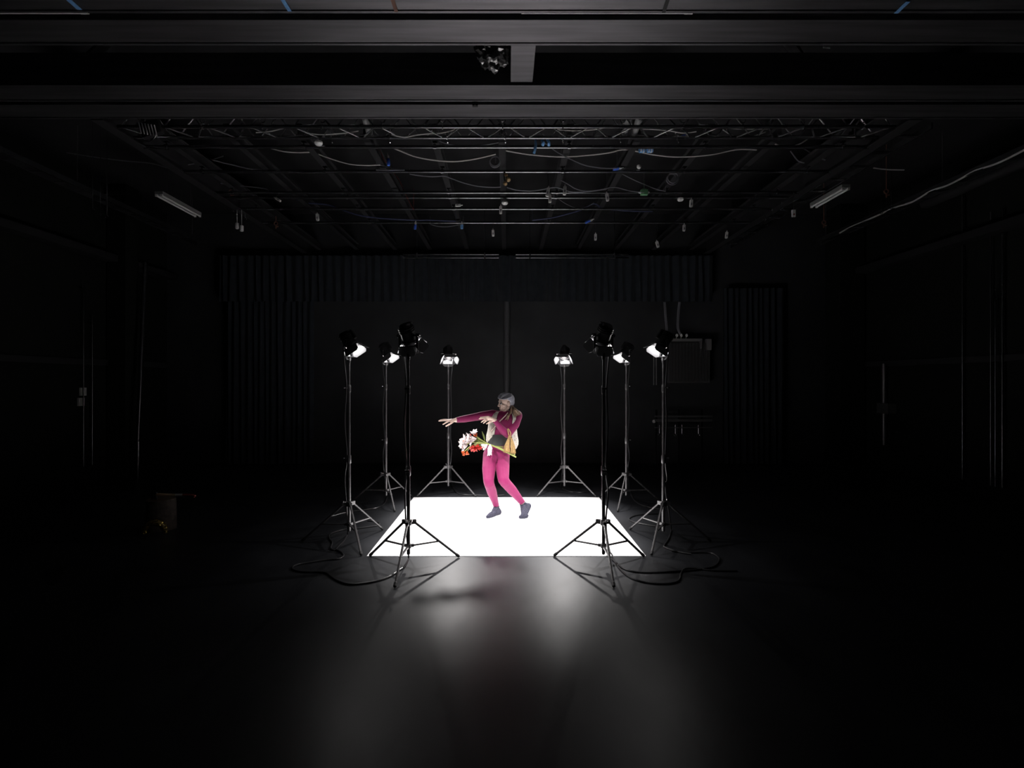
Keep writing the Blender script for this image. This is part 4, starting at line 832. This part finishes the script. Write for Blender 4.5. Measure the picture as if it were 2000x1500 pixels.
# vest, open at the front
VR = [(965, 1004, 803.5, .075, .02), (960, 1009, 808, .105, .01), (956.5, 1011, 817, .13, 0), (954.5, 1010, 828, .14, 0), (953, 1009, 840, .138, 0.01), (950.5, 1010, 850, .13, .02), (950, 1012, 860, .13, .03), (953, 1012, 868, .125, .04), (957, 1008, 876, .11, .06)]
def vest(a0, a1, name):
    vs, fs, m_, _ = ring_loft(VR, a0=a0, a1=a1, n=40, add=.004); vi, _, _, _ = ring_loft(VR, a0=a0, a1=a1, n=40, add=-.004); n0 = len(vs); K = len(VR)
    f2 = fs + [tuple(n0 + i for i in f)[::-1] for f in fs] + [(j, j + 1, n0 + j + 1, n0 + j) for j in range(m_ - 1)] + [((K - 1) * m_ + j, (K - 1) * m_ + j + 1, n0 + (K - 1) * m_ + j + 1, n0 + (K - 1) * m_ + j) for j in range(m_ - 1)]
    for e in (0, m_ - 1): f2 += [(i * m_ + e, (i + 1) * m_ + e, n0 + (i + 1) * m_ + e, n0 + i * m_ + e) for i in range(K - 1)]
    b = MB(); b.add(vs + vi, f2); return part(name, b, M['vest'], per, label='cream open vest with rows of small dark eyelets')
vest(R(38), R(360 - 29), 'vest')
# front edge fold of the vest, left lapel
# cord across the chest
b = MB(); b.path(smooth_path([J(992, 806, -.10), J(985, 814, -.125), J(976, 823, -.135), J(966, 834, -.135), J(958.5, 843, -.12)], 4), .006, n=7); part('chest_cord', b, M['cord'], per, label='pale cord slung across the chest')
# hair
hl = (co - np.array(HC)) @ np.array(HM) / HK
head = np.isin(tag, [6]) | (np.linalg.norm(co - np.array(HC), axis=1) < .15)
line = np.where(hl[:, 0] > 0, .045 + .2 * np.maximum(hl[:, 0] - .045, 0), .045 + hl[:, 0] * 1.6)
line = np.where(hl[:, 0] < -.03, -.06, line)
hm = head & (hl[:, 2] > line) & (np.abs(hl[:, 1]) < .2) & ~((np.abs(hl[:, 1]) > .073) & (hl[:, 2] < .022) & (hl[:, 0] > -.03))
garment('hair', hm, .006, M['hair'], label='cropped silver grey hair')
b = MB()
for i in range(15):
    s = -.055 + .11 * i / 14; a = random.uniform(-.004, .004)
    p = [hp(-.06, s * .8, .1 + a), hp(-.015, s, .113 + a), hp(.04, s * 1.02, .103 + a), hp(.075, s * 1.0 + .01, .082), hp(.088, s * .8 + .022, .066 + .004 * math.sin(i))]
    b.path(smooth_path(p, 4), [.005 + .0085 * math.sin(math.pi * min(1, .15 + t / 16 * .8)) * (1 if t < 12 else .7) for t in range(17)], None, 8)
for i in range(7):
    s = .05 + .004 * i; b.path(smooth_path([hp(-.08, s * .7, .1 - .004 * i), hp(-.03, s + .012, .098 - .005 * i), hp(.03, s + .014, .082 - .004 * i), hp(.082, s * .9, .063)], 4), [.004, .008, .011, .012, .012, .012, .012, .012, .011, .010, .008, .006, .004], None, 8)
part('swept_fringe', b, M['hair_top'], per, label='dark silver fringe swept over the forehead')
b = MB()
for s, l0, l1 in ((.062, -.02, .084), (.04, .0, .09), (.02, .02, .094), (-.005, .03, .094)):
    q = smooth_path([hp(l0 - .03, s * .9, .112 - abs(s) * .1), hp(l0 + .02, s + .006, .121 - abs(s) * .32), hp(.055, s + .006, .106 - abs(s) * .3), hp(l1, s + .02, .076 - abs(s) * .1)], 4)
    b.path(q, [.002 + .0055 * math.sin(math.pi * (.05 + .9 * t / 12)) for t in range(13)], None, 7)
part('hair_lock', b, M['hair'], per, label='pale silver strands on top of the fringe')
b = MB()
for i in range(60):
    w_ = random.random(); e = J(1004 + 14 * w_ + random.uniform(-1, 1), 817 - 10 * w_ + random.uniform(-2, 2), -.085 + .05 * w_ + random.uniform(-.01, .01))
    p = [hp(-.05, random.uniform(-.02, .055), -.04), hp(-.085, random.uniform(-.01, .05), -.075), J(1001 + 9 * w_ + random.uniform(-1, 1), 801 + random.uniform(-2, 2), -.05 + random.uniform(-.03, .03)), e]
    b.path(smooth_path(p, 4), [max(.0008, .0075 * (1 - k_ / 13) ** .6) for k_ in range(13)], None, 6)
for i in range(8):
    e = J(random.uniform(986, 993), random.uniform(815, 822), -.125); p = [hp(-.045, .06, -.06), J(random.uniform(996, 999), 806, -.09), J(random.uniform(990, 995), 812, -.12), e]
    b.path(smooth_path(p, 4), [.009, .009, .009, .009, .008, .008, .008, .007, .007, .006, .005, .004, .002], None, 6)
part('long_hair', b, M['hair_brown'], per, label='long brown hair falling on the shoulder')
# face details
for s in (1, -1):
    b = MB(); b.ell(hp(.0745, s * .032, -.002), .0125, 12, 8); e = part('eye', b, M['eye_white'], per)
    b = MB(); b.ell(hp(.085, s * .0335, -.003), (.006, .0085, .009), 10, 6, HM); part('iris', b, M['eye_dark'], e, label='dark iris')
    b = MB(); b.path([hp(.066, s * .05, .004), hp(.081, s * .036, .011), hp(.085, s * .024, .006)], [.0045, .0065, .005], None, 6); part('eyelid', b, M['eye_dark'], e, label='dark painted eyelid')
    b = MB(); b.path([hp(.066, s * .054, .022), hp(.083, s * .04, .029), hp(.09, s * .018, .024)], [.003, .0048, .004], None, 6); part('eyebrow', b, M['hair_top'], per)
    b = MB(); b.torus(hp(-.002, s * .088, -.05), hf, .007, .0028, 10, 5); part('earring', b, M['eye_dark'], per, label='small dark earring')
b = MB(); b.ell(hp(.0905, 0, -.059), (.006, .02, .005), 10, 6, HM); b.ell(hp(.0885, 0, -.069), (.006, .017, .006), 10, 6, HM); part('lips', b, M['lip'], per)

# ------------------------------------------------------------------ flowers and straw tassel at the belt
FY = -.165
def blossom(mb, c, d, L, spread, n=6, w=.35):
    """a funnel of n pointed petals"""
    u, v, d = frame(d)
    for j in range(n):
        a = 2 * math.pi * (j + random.uniform(-.15, .15)) / n; o = u * math.cos(a) + v * math.sin(a); t = d.cross(o)
        LL = L * random.uniform(.85, 1.1); row = []
        for k, (h, sp, ww) in enumerate(((0, .06, .1), (.35, .16, .7), (.65, .32 * spread, 1.0), (.88, .65 * spread, .6), (1.0, .95 * spread, .05))):
            q = c + d * LL * h * (1 - .12 * spread * (k > 2)) + o * LL * sp; hw = LL * w * ww * .5; row.append([q - t * hw + o * hw * .15, q - d * LL * .02, q + t * hw + o * hw * .15])
        vs = [p for r_ in row for p in r_]; vs2 = [p - o * .002 for p in vs]; N = len(vs)
        fs = [(k * 3 + i, k * 3 + i + 1, k * 3 + 4 + i, k * 3 + 3 + i) for k in range(4) for i in range(2)]
        mb.add(vs + vs2, fs + [tuple(N + i for i in f)[::-1] for f in fs])
def leaf(pts, w): 
    p = smooth_path(pts, 4); n = len(p); vs = []
    for i, q in enumerate(p):
        d = (p[min(i + 1, n - 1)] - p[max(0, i - 1)]).normalized(); s = d.cross(Vector((0, -1, .3))).normalized(); ww = w * math.sin(math.pi * (.12 + .86 * i / (n - 1))) 
        vs += [q - s * ww, q + Vector((0, -.006, 0)), q + s * ww]
    N = len(vs); fs = [(i * 3 + k, i * 3 + k + 1, i * 3 + 4 + k, i * 3 + 3 + k) for i in range(n - 1) for k in range(2)]
    b = MB(); b.add(vs + [v + Vector((0, .003, 0)) for v in vs], fs + [tuple(N + i for i in f)[::-1] for f in fs]); return b
STEMS = [
 ('white gladiolus spray pointing up left with an orange flushed tip', [(929, 852), (938, 858), (952, 866), (962, 870), (980, 876), (1000, 884)], -.02,
  [('white', (930, 857), (-.75, -.35, -.05), .10, .9), ('white', (923, 858), (-.8, -.4, .25), .085, .8), ('orange', (931, 853), (-.3, -.5, .6), .055, .6), ('red', (922, 855), (-.6, -.3, .6), .05, .6), ('white', (927, 851), (-.15, -.4, .9), .07, .8)],
  [[(938, 858), (932, 853), (927, 846)], [(947, 861), (945, 852), (941, 842)], [(945, 864), (936, 858), (928, 856)]]),
 ('white gladiolus spray opening at the far left of the bunch', [(908, 873), (915, 866), (930, 864), (950, 867), (965, 871), (990, 880)], .0,
  [('white', (916, 864), (-.85, -.35, .35), .105, .9), ('white', (913, 870), (-.9, -.4, -.25), .09, .9), ('white', (911, 867), (-.9, -.3, .1), .08, .9), ('white', (920, 861), (-.7, -.5, .4), .075, .7)],
  [[(945, 865), (930, 860), (918, 864)]]),
 ('red gladiolus spray hanging under the white flowers', [(921, 874), (932, 868), (945, 866), (960, 870), (980, 878), (1006, 889)], -.035,
  [('red', (934, 868), (-.3, -.5, -.75), .075, .8), ('red', (926, 869), (-.35, -.5, -.75), .085, .7), ('red', (937, 871), (.25, -.6, -.6), .05, .7), ('red', (929, 872), (-.2, -.5, -.8), .065, .8)],
  [[(955, 867), (938, 866), (922, 876)], [(950, 868), (932, 870), (921, 878)]]),
 ('orange tipped gladiolus spray drooping lowest at left', [(903, 885), (909, 880), (917, 873), (932, 866), (950, 867), (970, 874), (1008, 893)], -.05,
  [('orange', (908, 882), (-.85, -.3, -.3), .05, .5), ('orange', (912, 881), (.1, -.5, -.8), .055, .6), ('orange', (907, 884), (-.2, -.4, -.9), .04, .5)],
  [[(918, 874), (914, 878), (912, 884)]]),
 ('white tube shaped blossom hanging at the middle of the belt', [(958, 868), (966, 872), (980, 877), (1004, 891)], -.06,
  [('white', (957.5, 868), (-.05, -.12, -1), .145, .22), ('white', (952, 868), (-.75, -.3, -.55), .085, .5), ('white', (946, 868), (-.75, -.3, -.35), .05, .5)],
  [[(965, 871), (975, 873), (990, 873)]])]
for lab, sp, dy, bl, lv in STEMS:
    pts = smooth_path([J(a, b_, FY + dy) for a, b_ in sp], 4); t = thing('gladiolus', lab, 'flower', pts[-1], group='gladioli tucked in the belt')
    b = MB(); b.path(pts, .0055, .0085, 7); part('stem', b, M['stem'], t)
    for c_, p, d, L, s in bl:
        b = MB(); blossom(b, J(*p, FY + dy - .01), d, L * (1.15 if c_ == 'white' and s > .6 else 1), s, w=.6 if s > .3 else .36); part('blossom', b, M['petal_' + c_], t, label=c_ + ' blossom')
        if c_ == 'white' and L > .08:
            b = MB(); dd = Vector(d).normalized()
            for q in range(3): b.path([J(*p, FY + dy - .01) + dd * L * .2, J(*p, FY + dy - .01) + dd * L * .75 + Vector((random.uniform(-.01, .01), 0, random.uniform(-.01, .01)))], .0022, .0035, 5)
            part('stamen', b, M['petal_orange'], t)
    for l in lv: part('leaf', leaf([J(a, b_, FY + dy + .015) for a, b_ in l], .011), M['leaf'], t)
t = thing('straw_tassel', 'golden straw tassel in two bunches hanging by the bent elbow', 'tassel', J(996, 886, -.24))
kn = J(995.5, 853.5, -.245)
b = MB(); b.path(smooth_path([kn, J(993, 846, -.245), J(991.8, 838, -.225), J(994.5, 840, -.225), J(997.5, 847, -.24), kn], 5), .007, n=7); part('hanging_loop', b, M['straw'], t)
b = MB(); b.ell(kn, (.024, .02, .018), 12, 8); b.torus(kn + Vector((-.006, 0, -.02)), (0, 0, 1), .017, .006, 14, 6); b.torus(kn + Vector((.018, 0, -.022)), (0, 0, 1), .015, .006, 14, 6); part('knot', b, mat('dark_straw_cord', (.3, .18, .07), .6), t, label='darker binding knot')
for top, bot, hw in (((994, 857), (990, 884), 6.2), ((998.5, 857.5), (1002, 886), 5.2)):
    b = MB()
    for i in range(70):
        a = random.uniform(-1, 1); dd = random.uniform(-1, 1) * math.sqrt(1 - a * a)
        p0 = J(top[0] + a * 1.6, top[1] - 2, -.245 + dd * .012); p1 = J(bot[0] + a * hw * .7, (top[1] + bot[1]) / 2, -.245 + dd * .03); p2 = J(bot[0] + a * hw, bot[1] + random.uniform(-2.5, 1), -.245 + dd * .04)
        b.path([p0, p1, p2], [.0028, .0035, .0022], None, 5)
    b.path([J(*top, -.245), J((top[0] * .4 + bot[0] * .6), top[1] + 14, -.245), J(bot[0], bot[1] - 4, -.245)], [.012, .026, .03], None, 10)
    part('straw_bunch', b, M['straw'], t, kind='stuff')
